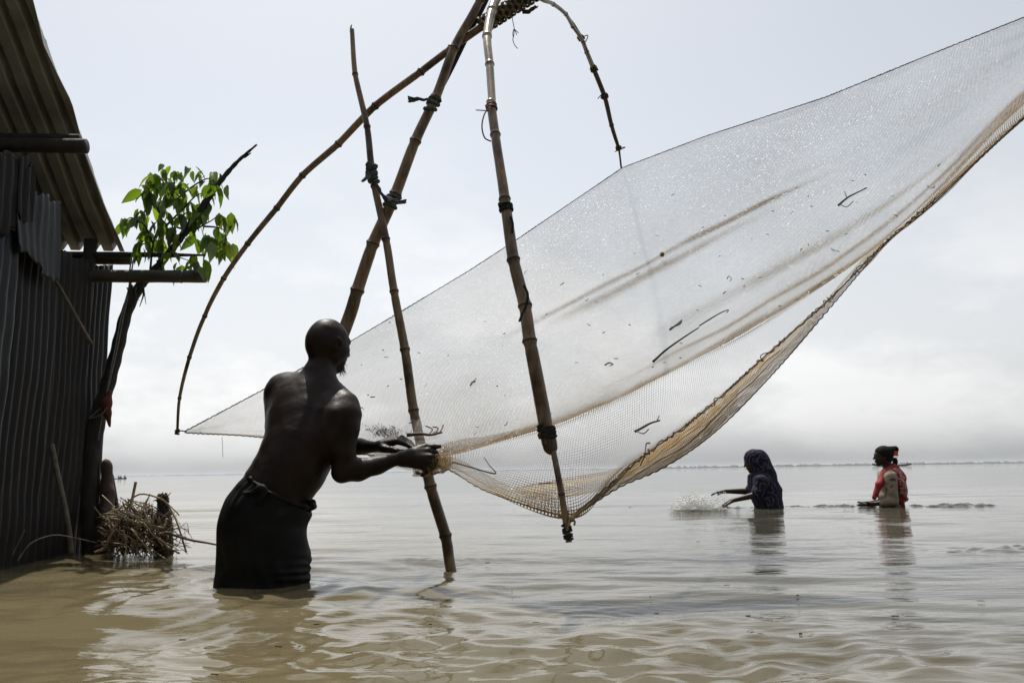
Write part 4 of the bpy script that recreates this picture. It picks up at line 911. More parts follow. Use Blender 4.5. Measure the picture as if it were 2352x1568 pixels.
# arms
sR, eR, wR = a3(800, 928, 3.33), a3(786, 1084, 3.29), a3(920, 1052, 3.36)
B.chain([a3(795, 938, 3.34), a3(798, 954, 3.32), a3(797, 985, 3.305), a3(790, 1040, 3.295), eR], [0.052, 0.053, 0.046, 0.043, 0.041], 0.03)
B.chain([eR, a3(824, 1078, 3.305), a3(866, 1068, 3.33), wR], [0.040, 0.044, 0.036, 0.0245], 0.02)
sL, eL, wL = a3(652, 892, 3.56), a3(730, 1040, 3.66), a3(867, 1026, 3.53)
B.chain([sL, a3(664, 935, 3.58), a3(690, 985, 3.62), eL], [0.058, 0.052, 0.045, 0.040], 0.03)
B.chain([eL, a3(780, 1030, 3.62), a3(825, 1025, 3.575), wL], [0.040, 0.041, 0.034, 0.022], 0.02)
lo_b, hi_b = B.bounds(0.02)
V1, F1 = B.mesh(lo_b, hi_b, 0.0068)
# hands (finer): right fist, knuckles towards us
H = Body(MS)
H.chain([a3(890, 1060, 3.345), wR], [0.030, 0.0245], 0.012)
kR = [(984, 1035, 3.405), (990, 1049, 3.385), (985, 1062, 3.375), (972, 1073, 3.375)]
for i, q in enumerate(kR):
    H.cone(a3(925, 1047 + 4 * i, 3.365), a3(*q), 0.021, 0.0155 - 0.001 * i, 0.018)
H.cone(a3(938, 1043, 3.38), a3(966, 1030, 3.41), 0.022, 0.018, 0.016)
fing = [[(984, 1035, 3.405), (1001, 1040, 3.425), (999, 1056, 3.455), (982, 1058, 3.46)],
        [(990, 1049, 3.385), (1003, 1056, 3.41), (998, 1071, 3.44), (980, 1070, 3.45)],
        [(985, 1062, 3.375), (995, 1072, 3.40), (988, 1083, 3.43), (972, 1079, 3.44)],
        [(972, 1073, 3.375), (979, 1084, 3.40), (970, 1090, 3.42), (957, 1084, 3.43)]]
for i, q in enumerate(fing):
    H.chain([a3(*p) for p in q], [0.0128 - 0.0006 * i, 0.0115 - 0.0006 * i, 0.0105 - 0.0006 * i, 0.009 - 0.0004 * i], 0.004)
H.chain([a3(950, 1036, 3.395), a3(976, 1026, 3.415), a3(995, 1026, 3.425), a3(1010, 1025, 3.435)], [0.016, 0.0125, 0.0115, 0.0085], 0.008)
# left hand, cupped, palm towards us
G_ = Body(MS)
G_.chain([a3(840, 1026, 3.555), wL], [0.030, 0.022], 0.012)
for i in range(4):
    kx, ky, kY = 902 + 3 * i, 1004 + 3.2 * i, 3.575 - 0.02 * i
    G_.cone(a3(874, 1024, 3.535), a3(kx, ky, kY), 0.019, 0.0145, 0.016)
    G_.chain([a3(kx, ky, kY), a3(924 + 3 * i, 1005 + 5 * i, kY - 0.012), a3(941 + 3 * i, 1015 + 5 * i, kY - 0.03), a3(951 + 2.0 * i, 1026 + 3.5 * i, kY - 0.045)], [0.0125, 0.0113, 0.0103, 0.0085], 0.0035)
G_.cone(a3(878, 1030, 3.51), a3(900, 1033, 3.49), 0.018, 0.015, 0.014)
G_.chain([a3(900, 1032, 3.49), a3(915, 1037, 3.475), a3(926, 1036, 3.465)], [0.0135, 0.0115, 0.009], 0.006)
def vnormals(V, F):
    n = np.cross(V[F[:, 2]] - V[F[:, 0]], V[F[:, 3]] - V[F[:, 1]]); N = np.zeros_like(V)
    for j in range(4): np.add.at(N, F[:, j], n)
    return N / (np.linalg.norm(N, axis=1)[:, None] + 1e-12)
def to_px(P):
    d = P - EYE; z = d @ FWD; return np.stack([PW / 2 + FPX * (d @ RGT) / z, PH / 2 - FPX * (d @ UPV) / z], -1)
def crease(V, N, line, depth, width):
    """press a soft furrow (or raise a ridge) into the back along a line"""
    L_ = catmull(np.array(line, float), 60); q = to_px(V); best = np.full(len(V), 1e9)
    for p in L_: best = np.minimum(best, np.hypot(q[:, 0] - p[0], q[:, 1] - p[1]))
    face_ = np.clip(-(N @ FWD), 0, 1)
    return V - N * (depth * np.exp(-(best / width) ** 2) * face_)[:, None]
V1 = relax(V1, F1, 2, 0.5); N1 = vnormals(V1, F1)
V1 = crease(V1, N1, [(728, 880), (716, 930), (700, 990), (684, 1050), (664, 1105)], 0.0041, 7)
V1 = crease(V1, N1, [(702, 920), (690, 965), (672, 1000)], -0.0044, 11)
V1 = crease(V1, N1, [(668, 1003), (690, 1012), (705, 1000)], 0.0028, 7)
V1 = crease(V1, N1, [(742, 935), (745, 975), (756, 1012)], -0.0044, 11)
V1 = crease(V1, N1, [(738, 1018), (752, 1024), (766, 1010)], 0.0028, 7)
V1 = crease(V1, N1, [(790, 955), (783, 985), (775, 1015)], 0.0033, 6)
V1 = crease(V1, N1, [(690, 1060), (672, 1100)], -0.0033, 9); V1 = crease(V1, N1, [(700, 1010), (716, 1050), (712, 1090)], -0.0022, 12)
V1 = V1 + N1 * (0.0012 * Waves(0.02, 0.09, 26, 15, dims=3)(V1))[:, None]
parts = [(V1, F1)]
for Q in (H, G_):
    l, h = Q.bounds(0.012); parts.append(Q.mesh(l, h, 0.0030))
# keep the coarse body away from the wrists where the fine hands take over
Vc, Fc = [], []; n0 = 0
for v, f in parts:
    v = relax(v, f, 1, 0.4); Vc.append(v); Fc.append(f + n0); n0 += len(v)
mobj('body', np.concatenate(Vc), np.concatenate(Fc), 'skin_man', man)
# beard: dark tuft of strands under the chin
bm_ = MB(); g = np.random.default_rng(3)
for i in range(260):
    a, u_ = g.uniform(-1, 1), g.uniform(0, 1)
    p0 = hd(0.060 + 0.030 * (1 - abs(a)) + g.normal(0, .004), a * 0.040, -0.098 - 0.012 * u_ + 0.035 * abs(a))
    Ln = g.uniform(0.015, 0.045) * (1 - 0.45 * abs(a)); dr = norm(-hu * 1.0 + hf * g.uniform(0.0, 0.65) + Rr * g.normal(0, 0.25))
    p2 = p0 + dr * Ln + Ff * g.normal(0.006, 0.008); p1_ = 0.5 * (p0 + p2) + g.normal(0, 0.003, 3)
    bm_.add(*tube(catmull([p0, p1_, p2], 5), np.linspace(0.0012, 0.0006, 5), 4, cap=False))
for i in range(60):
    a = g.uniform(-1, 1); p0 = hd(0.099 - 0.006 * abs(a), a * 0.026, -0.052); p2 = p0 + Rr * a * 0.012 - hu * 0.014 + hf * 0.003
    bm_.add(*tube(np.array([p0, p2]), (0.0011, 0.0006), 4, cap=False))
v, f = blob(hd(0.062, 0, -0.112), (0.024, 0.030, 0.024), 12, 8, 0.1); bm_.add(v, f)
bm_.build('beard', 'black_hair', man)
# lungi: lofted wrap with folds, rolled waist, knot
def lungi_ring(cx, cy, hw, tilt_deg, Yc, hd_, n=120):
    c = at(cx, cy, Yc * MS); k = Yc * MS / FPX; hd_ = hd_ * MS; ca, sa = math.cos(math.radians(tilt_deg)), math.sin(math.radians(tilt_deg))
    e1_ = np.array([ca, 0, -sa]); e2_ = np.array([0, 1.0, 0.06])
    a = np.linspace(0, 2 * math.pi, n, endpoint=False)
    return c + hw * k * (np.cos(a)[:, None] * e1_) + hd_ * (np.sin(a)[:, None] * e2_)
rings = [(604, 1500, 108, 0, 3.27, 0.165), (604, 1420, 106, 0, 3.27, 0.165), (604.5, 1335, 103.5, 0, 3.27, 0.165), (604.5, 1300, 101.5, 0, 3.27, 0.163), (604, 1260, 100.5, 1, 3.27, 0.163),
         (605, 1205, 98, 4, 3.27, 0.165), (617, 1165, 95, 12, 3.275, 0.162), (632, 1138, 86, 21, 3.28, 0.153), (648, 1123, 81, 28.5, 3.285, 0.146)]
K = np.stack([lungi_ring(*q) for q in rings]); nk, nn_, _ = K.shape
LG = catmull(K.reshape(nk, -1), 130).reshape(130, nn_, 3)
cen = LG.mean(1, keepdims=True); rad = LG - cen; rl = np.linalg.norm(rad, axis=2, keepdims=True); rd = rad / rl
aa = np.linspace(0, 2 * math.pi, nn_, endpoint=False)[None]; tz = np.linspace(0, 1, 130)[:, None]
W1 = Waves(0.5, 1.6, 16, 61)(np.stack([aa * 0.55 + tz * 1.2, tz * 4 + 0.6 * np.cos(aa)], -1))
wr = 0.0075 * W1 * (1 - 0.3 * tz) + 0.0035 * np.sin(aa * 13 + 3.0 * np.sin(tz * 7 + aa * 2)) * np.exp(-((tz - 0.35) / 0.3) ** 2) * (0.4 + 0.6 * np.sin(aa * 2 + 1) ** 2)
# wrinkles: bands round the right thigh, gathers fanning from the knot at the back
wr = wr + 0.0065 * np.sin(tz * 95 + 1.5 * np.sin(aa * 1.0 + 0.4) * 3) * np.exp(-((aa - 6.1) / 0.7) ** 2) * np.exp(-((tz - 0.30) / 0.13) ** 2)
wr = wr + 0.006 * np.sin(tz * 95) * np.exp(-((aa - 0.1) / 0.6) ** 2) * np.exp(-((tz - 0.30) / 0.12) ** 2)
fan = np.exp(-((aa - 3.75) / 0.55) ** 2) * np.clip((tz - 0.72) / 0.15, 0, 1)
wr = wr + 0.0085 * np.sin(aa * 26 + tz * 14) * fan
LG = LG + rd * wr[..., None]
idx = np.arange(nn_); Fq = []
for i in range(129):
    Fq.append(np.stack([i * nn_ + idx, i * nn_ + (idx + 1) % nn_, (i + 1) * nn_ + (idx + 1) % nn_, (i + 1) * nn_ + idx], 1))
lung = mobj('lungi', LG.reshape(-1, 3), np.concatenate(Fq), 'lungi_cloth', man)
top = LG[-1]; n = len(top)
# rolled waistband (closed ring of twisted cloth)
ringP = np.concatenate([top, top[:2]]) - np.array([0, 0, 0.004]); mobj('waist_roll', *tube(ringP, 0.010 + 0.003 * np.sin(np.arange(n + 2) * 0.7), 8), 'lungi_cloth', lung)
kk = MB()
kk.add(*tube(catmull([a3(582, 1128, 3.13), a3(592, 1122, 3.115), a3(603, 1119, 3.11), a3(607, 1130, 3.11), a3(598, 1146, 3.115), a3(588, 1158, 3.12)], 26), np.interp(np.arange(26), [0, 8, 16, 25], [0.008, 0.014, 0.016, 0.008]), 9))
for dx in (0, 4, 8):
    kk.add(*tube(catmull([a3(586 + dx, 1128, 3.125), a3(565 + dx * 0.6, 1132 - dx * 0.3, 3.145), a3(545 + dx * 0.3, 1133 - dx, 3.19)], 10), np.linspace(0.008, 0.003, 10), 6))
kk.build('cloth_knot', 'lungi_cloth', lung)
k2 = MB(); k2.add(*tube(catmull([a3(703, 1150, 3.27), a3(714, 1156, 3.26), a3(717, 1164, 3.26), a3(709, 1172, 3.26), a3(703, 1180, 3.26)], 16), np.interp(np.arange(16), [0, 6, 10, 15], [0.008, 0.013, 0.010, 0.006]), 8))
k2.build('tucked_end', 'lungi_cloth', lung)

# ---- two women wading behind
def pattern(name, ground, c2, c3, scale, thr):
    nm = NodeMat(name); t = nm.n('ShaderNodeTexCoord')
    wz = nm.n('ShaderNodeTexNoise'); wz.inputs['Scale'].default_value = scale * 0.6; nm.l(t.outputs['Object'], wz.inputs['Vector'])
    vo = nm.n('ShaderNodeTexVoronoi', feature='DISTANCE_TO_EDGE'); vo.inputs['Scale'].default_value = scale
    mxv = nm.n('ShaderNodeMixRGB'); mxv.inputs['Fac'].default_value = 0.12; nm.l(t.outputs['Object'], mxv.inputs['Color1']); nm.l(wz.outputs['Color'], mxv.inputs['Color2']); nm.l(mxv.outputs[0], vo.inputs['Vector'])
    wv = nm.n('ShaderNodeTexWave', wave_type='RINGS'); wv.inputs['Scale'].default_value = scale * 0.5; wv.inputs['Distortion'].default_value = 9; wv.inputs['Detail'].default_value = 2; nm.l(t.outputs['Object'], wv.inputs['Vector'])
    a = ramp(nm, vo.outputs['Distance'], [(0.0, c2), (thr, c2), (thr + 0.03, ground), (1.0, ground)])
    fac = nm.n('ShaderNodeMapRange'); fac.inputs['From Min'].default_value = 0.80; fac.inputs['From Max'].default_value = 0.92; nm.l(wv.outputs['Fac'], fac.inputs['Value'])
    mx = nm.n('ShaderNodeMixRGB'); nm.l(fac.outputs[0], mx.inputs['Fac']); nm.l(a, mx.inputs['Color1']); mx.inputs['Color2'].default_value = (*c3, 1)
    nm.l(mx.outputs[0], nm.b.inputs['Base Color']); nm.set(Roughness=0.8); nm.b.inputs['Specular IOR Level'].default_value = 0.2
pattern('blue_print', (0.004, 0.004, 0.022), (0.006, 0.007, 0.045), (0.075, 0.065, 0.065), 26, 0.03)
pattern('red_print', (0.62, 0.055, 0.045), (0.62, 0.05, 0.045), (0.55, 0.06, 0.05), 18, 0.02)
pattern('red_white_print', (0.36, 0.30, 0.26), (0.36, 0.03, 0.03), (0.30, 0.03, 0.03), 15, 0.07)
noisy('red_cloth', [(0.3, (0.24, 0.010, 0.014)), (0.7, (0.36, 0.020, 0.024))], 12, 5, 0.75)
noisy('beige_cloth', [(0.42, (0.20, 0.165, 0.115)), (0.58, (0.28, 0.235, 0.17)), (0.66, (0.10, 0.035, 0.03))], 12, 3, 0.85)
noisy('orange_plastic', [(0.3, (0.65, 0.09, 0.02)), (0.7, (0.75, 0.12, 0.03))], 5, 2, 0.35)
def fold_noise(V, amp, seed, s=(0.05, 0.22)):
    return amp * Waves(s[0], s[1], 18, seed, dims=3)(V)
def bodymesh(Bd, h, amp=0.0, seed=0, rel=1):
    l, hh = Bd.bounds(0.02); v, f = Bd.mesh(l, hh, h); v = relax(v, f, rel, 0.5)
    if amp:
        c = v.mean(0); d = v - c; d /= np.linalg.norm(d, axis=1)[:, None]; v = v + d * fold_noise(v, amp, seed)[:, None]
    return v, f
def face(Bd, c, f, u, r):
    """head: skull, jaw, brow, nose, lips, ear around centre c; f forward, u up, r right"""
    AXm = np.array([f, r, u])
    def q(a, b, d): return c + f * a + r * b + u * d
    Bd.ell(q(-0.008, 0, 0.012), (0.092, 0.072, 0.092), AXm, 0.02)
    Bd.cone(q(0.038, 0, -0.035), q(0.058, 0, -0.088), 0.052, 0.026, 0.022)
    Bd.cone(q(0.072, 0.025, 0.022), q(0.072, -0.025, 0.022), 0.015, 0.015, 0.014)
    Bd.cone(q(0.084, 0, 0.010), q(0.104, 0, -0.024), 0.008, 0.011, 0.008)
    Bd.cone(q(0.086, 0.014, -0.050), q(0.086, -0.014, -0.050), 0.0075, 0.0075, 0.006)
    Bd.cone(q(0.084, 0.012, -0.062), q(0.084, -0.012, -0.062), 0.0075, 0.0075, 0.006)
    for s_ in (1, -1):
        Bd.ell(q(0.086, s_ * 0.030, 0.002), (0.009, 0.012, 0.008), AXm, 0.008, True)
        Bd.ell(q(0.0, s_ * 0.074, -0.008), (0.017, 0.007, 0.029), AXm, 0.006)
    return q
def hand(Bd, w, d, n, spread, curl, size=1.0):
    """w wrist, d pointing direction, n palm normal (fingers curl towards it)"""
    d, n = norm(d), norm(n); sdv = np.cross(d, n); S = size
    for i in range(4):
        o = (i - 1.5) * 0.019 * S
        k = w + d * 0.085 * S + sdv * o; Bd.cone(w + sdv * o * 0.5, k, 0.017 * S, 0.0125 * S, 0.012)
        Ln = (0.068, 0.078, 0.072, 0.056)[i] * S; dd = norm(d + sdv * (i - 1.5) * spread)
        p1 = k + norm(dd + n * curl * 0.4) * Ln * 0.5; p2 = p1 + norm(dd + n * curl * 1.2) * Ln * 0.35; p3 = p2 + norm(dd + n * curl * 2.0) * Ln * 0.25
        Bd.chain([k, p1, p2, p3], [0.0105 * S, 0.0092 * S, 0.0082 * S, 0.007 * S], 0.003)
    tb = w + d * 0.03 * S - sdv * 0.026 * S
    Bd.chain([w + d * 0.012, tb, tb + norm(d * 0.8 - sdv * 0.7 + n * 0.3) * 0.04 * S, tb + norm(d - sdv * 0.4 + n * 0.4) * 0.068 * S], [0.017 * S, 0.014 * S, 0.0105 * S, 0.008 * S], 0.008)
YW = 9.2
# woman in the blue printed scarf
wa = tag(empty('person', at(1765, 1166, YW)), 'woman in a dark blue patterned headscarf splashing water with both hands', 'person')
Bw = Body()
f1 = norm(np.array([-0.95, 0.05, -0.30])); u1 = norm(np.cross(np.cross(f1, Zz), f1)); r1 = np.cross(f1, u1)
hq = face(Bw, at(1728, 1060, YW), f1, u1, r1)
Bw.cone(at(1733, 1070, YW), at(1746, 1095, YW), 0.050, 0.055, 0.03)
Bw.chain([at(1748, 1108, YW), at(1762, 1150, YW), at(1772, 1185, YW)], [0.115, 0.115, 0.13], 0.04); Bw.cone(at(1772, 1185, YW), at(1775, 1215, YW), 0.13, 0.12, 0.04)
for sY, pts in ((-1, [(1750, 1106), (1736, 1136), (1682, 1149)]), (1, [(1744, 1104), (1716, 1128), (1666, 1128)])):
    yy = YW + sY * 0.16; Q = [at(pts[0][0], pts[0][1], yy), at(pts[1][0], pts[1][1], yy + sY * 0.02), at(pts[2][0], pts[2][1], yy - sY * 0.02)]
    Bw.chain(Q, [0.052, 0.038, 0.023], 0.02)
    dv = (at(1655, 1165, yy) - Q[2]) if sY < 0 else (at(1636, 1132, yy) - Q[2])
    hand(Bw, Q[2], dv, np.array([0.25, 0.2 * -sY, -1.0]), 0.30, 0.35 if sY < 0 else 0.25, 1.0)
mobj('body', *bodymesh(Bw, 0.0075), 'skin_woman', wa)
Sc = Body()
AXs = np.array([f1, r1, u1])
Sc.ell(at(1733, 1055, YW), (0.118, 0.098, 0.128), AXs, 0.02); Sc.ell(at(1747, 1060, YW), (0.095, 0.098, 0.14), np.eye(3), 0.03)
Sc.chain([at(1752, 1062, YW), at(1764, 1092, YW), at(1776, 1128, YW), at(1783, 1172, YW)], [0.085, 0.090, 0.088, 0.085], 0.04)
Sc.chain([at(1748, 1112, YW), at(1757, 1140, YW), at(1768, 1178, YW)], [0.150, 0.140, 0.150], 0.05)
Sc.cone(at(1733, 1088, YW), at(1742, 1112, YW), 0.075, 0.11, 0.04)
Sc.chain([at(1748, 1106, YW - 0.15), at(1740, 1130, YW - 0.17), at(1738, 1135, YW - 0.175)], [0.085, 0.062, 0.060], 0.03)
Sc.chain([at(1745, 1104, YW + 0.15), at(1722, 1124, YW + 0.17)], [0.080, 0.055], 0.03)
Sc.ell(hq(0.085, 0, -0.045), (0.085, 0.090, 0.082), AXs, 0.012, True)
v, f = bodymesh(Sc, 0.009, 0.009, 71); mobj('headscarf', v, f, 'blue_print', wa)
# woman with the red scarf
wb = tag(empty('person', at(2048, 1166, YW)), 'woman with hair bun and red scarf standing waist deep at the right', 'person')
Bw = Body(); f2 = norm(np.array([-1.0, 0.05, -0.06])); u2 = norm(np.cross(np.cross(f2, Zz), f2)); r2 = np.cross(f2, u2)
hq2 = face(Bw, at(2027, 1047, YW), f2, u2, r2)
Bw.cone(at(2034, 1058, YW), at(2042, 1085, YW), 0.048, 0.052, 0.03)
Bw.chain([at(2044, 1100, YW), at(2046, 1140, YW), at(2048, 1185, YW)], [0.105, 0.105, 0.125], 0.04); Bw.cone(at(2048, 1185, YW), at(2050, 1215, YW), 0.125, 0.12, 0.04)
for sY, pts in ((-1, [(2046, 1096), (2050, 1152), (2003, 1157)]), (1, [(2042, 1096), (2040, 1148), (2003, 1154)])):
    yy = YW + sY * 0.15; Q = [at(pts[0][0], pts[0][1], yy), at(pts[1][0], pts[1][1], yy + sY * 0.03), at(pts[2][0], pts[2][1], yy - sY * 0.06)]
    Bw.chain(Q, [0.050, 0.037, 0.023], 0.02); hand(Bw, Q[2], np.array([-1, 0, -0.02 if sY > 0 else -0.1]), np.array([0.1, -0.25 * sY, 1.0]), 0.05, 0.15, 1.0)
mobj('body', *bodymesh(Bw, 0.0075), 'skin_woman', wb)
Tn_ = Body()
Tn_.chain([at(2044, 1098, YW), at(2045, 1140, YW), at(2050, 1180, YW)], [0.128, 0.122, 0.135], 0.04)
Tn_.cone(at(2043, 1092, YW - 0.13), at(2043, 1092, YW + 0.13), 0.062, 0.062, 0.05)
Tn_.chain([at(2046, 1097, YW - 0.16), at(2051, 1148, YW - 0.18)], [0.068, 0.058], 0.03); Tn_.cone(at(2051, 1150, YW - 0.18), at(2028, 1156, YW - 0.15), 0.056, 0.042, 0.03)
Tn_.chain([at(2042, 1097, YW + 0.16), at(2040, 1146, YW + 0.18)], [0.068, 0.058], 0.03); Tn_.cone(at(2040, 1148, YW + 0.18), at(2024, 1152, YW + 0.14), 0.056, 0.040, 0.03)
v, f = bodymesh(Tn_, 0.009, 0.011, 81); mobj('tunic', v, f, 'beige_cloth', wb)
Rs = Body()
Rs.chain([at(2050, 1074, YW), at(2034, 1088, YW - 0.10), at(2020, 1112, YW - 0.13), at(2008, 1142, YW - 0.13)], [0.055, 0.042, 0.036, 0.026], 0.03, flat=None)
Rs.chain([at(2048, 1076, YW), at(2028, 1092, YW + 0.06), at(2012, 1135, YW + 0.04)], [0.055, 0.050, 0.035], 0.03)
v, f = bodymesh(Rs, 0.008, 0.007, 83); mobj('scarf', v, f, 'red_cloth', wb)
Rb = Body()
Rb.chain([at(2054, 1078, YW), at(2064, 1098, YW), at(2070, 1125, YW), at(2075, 1146, YW)], [0.062, 0.075, 0.062, 0.040], 0.03)
Rb.chain([at(2056, 1085, YW - 0.10), at(2068, 1110, YW - 0.13), at(2076, 1142, YW - 0.12)], [0.050, 0.048, 0.030], 0.03)
v, f = bodymesh(Rb, 0.008, 0.007, 84); mobj('scarf_back', v, f, 'red_white_print', wb)
Rh = Body(); Rh.chain([at(2076, 1140, YW - 0.16), at(2080, 1145, YW), at(2076, 1141, YW + 0.12)], [0.022, 0.026, 0.022], 0.02); Rh.cone(at(2066, 1148, YW - 0.1), at(2069, 1166, YW - 0.05), 0.05, 0.05, 0.03)
v, f = bodymesh(Rh, 0.008, 0.005, 85); mobj('scarf_border', v, f, 'red_cloth', wb)
Hr = Body(); AX2 = np.array([f2, r2, u2])
Hr.ell(hq2(-0.016, 0, 0.022), (0.100, 0.084, 0.098), AX2, 0.02); Hr.ell(hq2(-0.055, 0, -0.02), (0.050, 0.062, 0.07), AX2, 0.02)
Hr.ell(at(2045, 1036, YW), (0.055, 0.06, 0.06), np.eye(3), 0.02); Hr.ell(at(2055, 1032, YW), (0.044, 0.046, 0.044), np.eye(3), 0.015); Hr.ell(at(2056, 1060, YW), (0.024, 0.04, 0.05), np.eye(3), 0.02)
Hr.ell(hq2(0.085, 0, -0.035), (0.085, 0.10, 0.088), AX2, 0.015, True)
v, f = bodymesh(Hr, 0.0075, 0.004, 88); hr_o = mobj('hair', v, f, 'black_hair', wb)
st = MB(); g = np.random.default_rng(9)
for i in range(70):
    b = at(2012 + g.uniform(0, 48), 1034 + g.uniform(-4, 22), YW + g.uniform(-0.08, 0.08)); d = g.normal(0, 1, 3); d[0] -= 0.3
    st.add(*tube(catmull([b, b + d * 0.018, b + d * 0.03 + (0, 0, -0.012)], 5), 0.0018, 4, cap=False))
st.build('loose_strands', 'black_hair', hr_o)
cl = MB(); c0 = at(2058, 1041, YW - 0.045)
cl.add(*boxm(c0 + (-0.022, -0.012, -0.026), c0 + (0.020, 0.006, 0.026)))
for i in range(5): cl.add(*boxm(c0 + (-0.052, -0.010, -0.024 + i * 0.0105), c0 + (-0.0225, 0.002, -0.018 + i * 0.0105)))
cl.build('hair_clip', 'orange_plastic', hr_o, smooth=False)
# ------------------------------------------------------------------ small tree growing against the hut
noisy('bark', [(0.3, (0.010, 0.008, 0.006)), (0.7, (0.036, 0.030, 0.023))], 22, 7, 0.85, (1, 1, 0.4), 0.5, 90)
nm = NodeMat('leaf'); nm.t.nodes.remove(nm.b)
oi = nm.n('ShaderNodeObjectInfo'); t = nm.n('ShaderNodeTexCoord'); nz = nm.n('ShaderNodeTexNoise'); nz.inputs['Scale'].default_value = 25; nm.l(t.outputs['Object'], nz.inputs['Vector'])
c1 = ramp(nm, oi.outputs['Random'], [(0.0, (0.028, 0.055, 0.008)), (0.6, (0.058, 0.105, 0.012)), (0.9, (0.095, 0.145, 0.016)), (1.0, (0.16, 0.17, 0.03))])
df = nm.n('ShaderNodeBsdfDiffuse'); tr = nm.n('ShaderNodeBsdfTranslucent'); gl = nm.n('ShaderNodeBsdfGlossy'); gl.inputs['Roughness'].default_value = 0.35
br = nm.n('ShaderNodeMixRGB', blend_type='MULTIPLY'); br.inputs['Fac'].default_value = 1; br.inputs['Color2'].default_value = (2.7, 2.6, 1.1, 1); nm.l(c1, br.inputs['Color1'])
nm.l(c1, df.inputs['Color']); nm.l(br.outputs[0], tr.inputs['Color'])
m1 = nm.n('ShaderNodeMixShader'); m1.inputs['Fac'].default_value = 0.55; nm.l(df.outputs[0], m1.inputs[1]); nm.l(tr.outputs[0], m1.inputs[2])
m2 = nm.n('ShaderNodeMixShader'); m2.inputs['Fac'].default_value = 0.05; nm.l(m1.outputs[0], m2.inputs[1]); nm.l(gl.outputs[0], m2.inputs[2]); nm.l(m2.outputs[0], nm.out.inputs['Surface'])
YT = 5.20
tree = tag(empty('small_tree', at(212, 1252, YT)), 'small leafy tree with a leaning trunk and bare dead limb beside the hut', 'tree')
TP = [(214, 1285, 5.15), (209, 1200, 5.16), (208, 1090, 5.17), (222, 970, 5.19), (248, 880, 5.21), (270, 800, 5.22), (290, 720, 5.23), (318, 662, 5.24), (336, 640, 5.24)]
tp = catmull(atl(TP), 70); trk = mobj('trunk', *tube(tp, np.interp(np.arange(70), [0, 15, 40, 69], [0.062, 0.058, 0.042, 0.030]) * (1 + 0.06 * np.sin(np.arange(70) * 1.3)), 12), 'bark', tree)
dead = catmull(atl([(330, 648, 5.24), (385, 585, 5.22), (430, 525, 5.2), (470, 468, 5.2), (505, 418, 5.2), (545, 372, 5.2), (590, 332, 5.2)]), 50)
rr_ = np.interp(np.arange(50), [0, 25, 40, 49], [0.026, 0.024, 0.014, 0.006]) * (1 + 0.12 * np.sin(np.arange(50) * 2.1))
dl = MB(); dl.add(*tube(dead, rr_, 10)); dl.add(*tube(catmull(atl([(505, 418, 5.2), (507, 404, 5.2), (505, 399, 5.2)]), 6), np.linspace(0.012, 0.004, 6), 6))
dl.add(*tube(catmull(atl([(560, 362, 5.2), (570, 356, 5.2), (577, 351, 5.2)]), 6), np.linspace(0.008, 0.003, 6), 6))
dl.build('dead_limb', 'bark', tree)
stems = [[(345, 622), (352, 560), (372, 500), (392, 452), (430, 400)], [(352, 560), (330, 515), (300, 500), (285, 515)], [(372, 500), (350, 450), (345, 420)], [(392, 470), (440, 430), (478, 410), (490, 425)], [(380, 520), (420, 480), (450, 450), (478, 440)],
         [(400, 520), (440, 530), (470, 515), (488, 505), (505, 490)], [(470, 520), (495, 522), (515, 530), (520, 560)], [(352, 575), (330, 560), (318, 580)], [(385, 560), (410, 540), (440, 560)], [(360, 600), (400, 590), (440, 600)]]
for s_ in stems:
    g_ = [(x, y, YT + 0.03 * math.sin(x * 0.13 + i)) for i, (x, y) in enumerate(s_)]
    mobj('twig', *tube(catmull(atl(g_), 24), np.linspace(0.0075, 0.0022, 24), 6), 'bark', tree)
# one leaf: pointed oval, folded at the midrib, tip bent down
lv = []; NL = 7
for i in range(NL):
    u = i / (NL - 1); w = 0.5 * 0.46 * math.sin(math.pi * min(1, u ** 0.72)) ** 0.9 * (1 - 0.25 * u)
    w = max(w, 0.0); zc = -0.10 * u ** 2 - 0.05 * u ** 5
    for sx in (-1, -0.5, 0, 0.5, 1):
        lv.append((sx * w, u, zc + 0.32 * abs(sx) * w + 0.012 * math.sin(u * 17) * abs(sx)))
leaf_me = mesh_data('leaf', np.array(lv), gridfaces(NL, 5)); leaf_me.materials.append(MATS['leaf'])
cl_px = [(800, 940), (880, 950), (990, 890), (1050, 915), (1110, 930), (770, 990), (835, 965), (890, 1015), (960, 1040), (1010, 985), (1080, 990), (1120, 1000), (780, 1050), (850, 1065), (930, 1065), (1000, 1055), (650, 1170), (700, 1160), (760, 1150), (740, 1100),
         (830, 1180), (890, 1190), (960, 1135), (1040, 1135), (1065, 1095), (1000, 1180), (920, 1235), (800, 1245), (740, 1290), (840, 1285), (1040, 1265), (1160, 1140), (1200, 1145), (1110, 1270), (1150, 1235), (1190, 1275), (1150, 1320), (1010, 1370), (1035, 1390), (820, 1395), (940, 1380), (720, 1325), (870, 1120), (940, 980), (760, 1200), (880, 1330), (860, 905), (920, 905)]
g = np.random.default_rng(17)
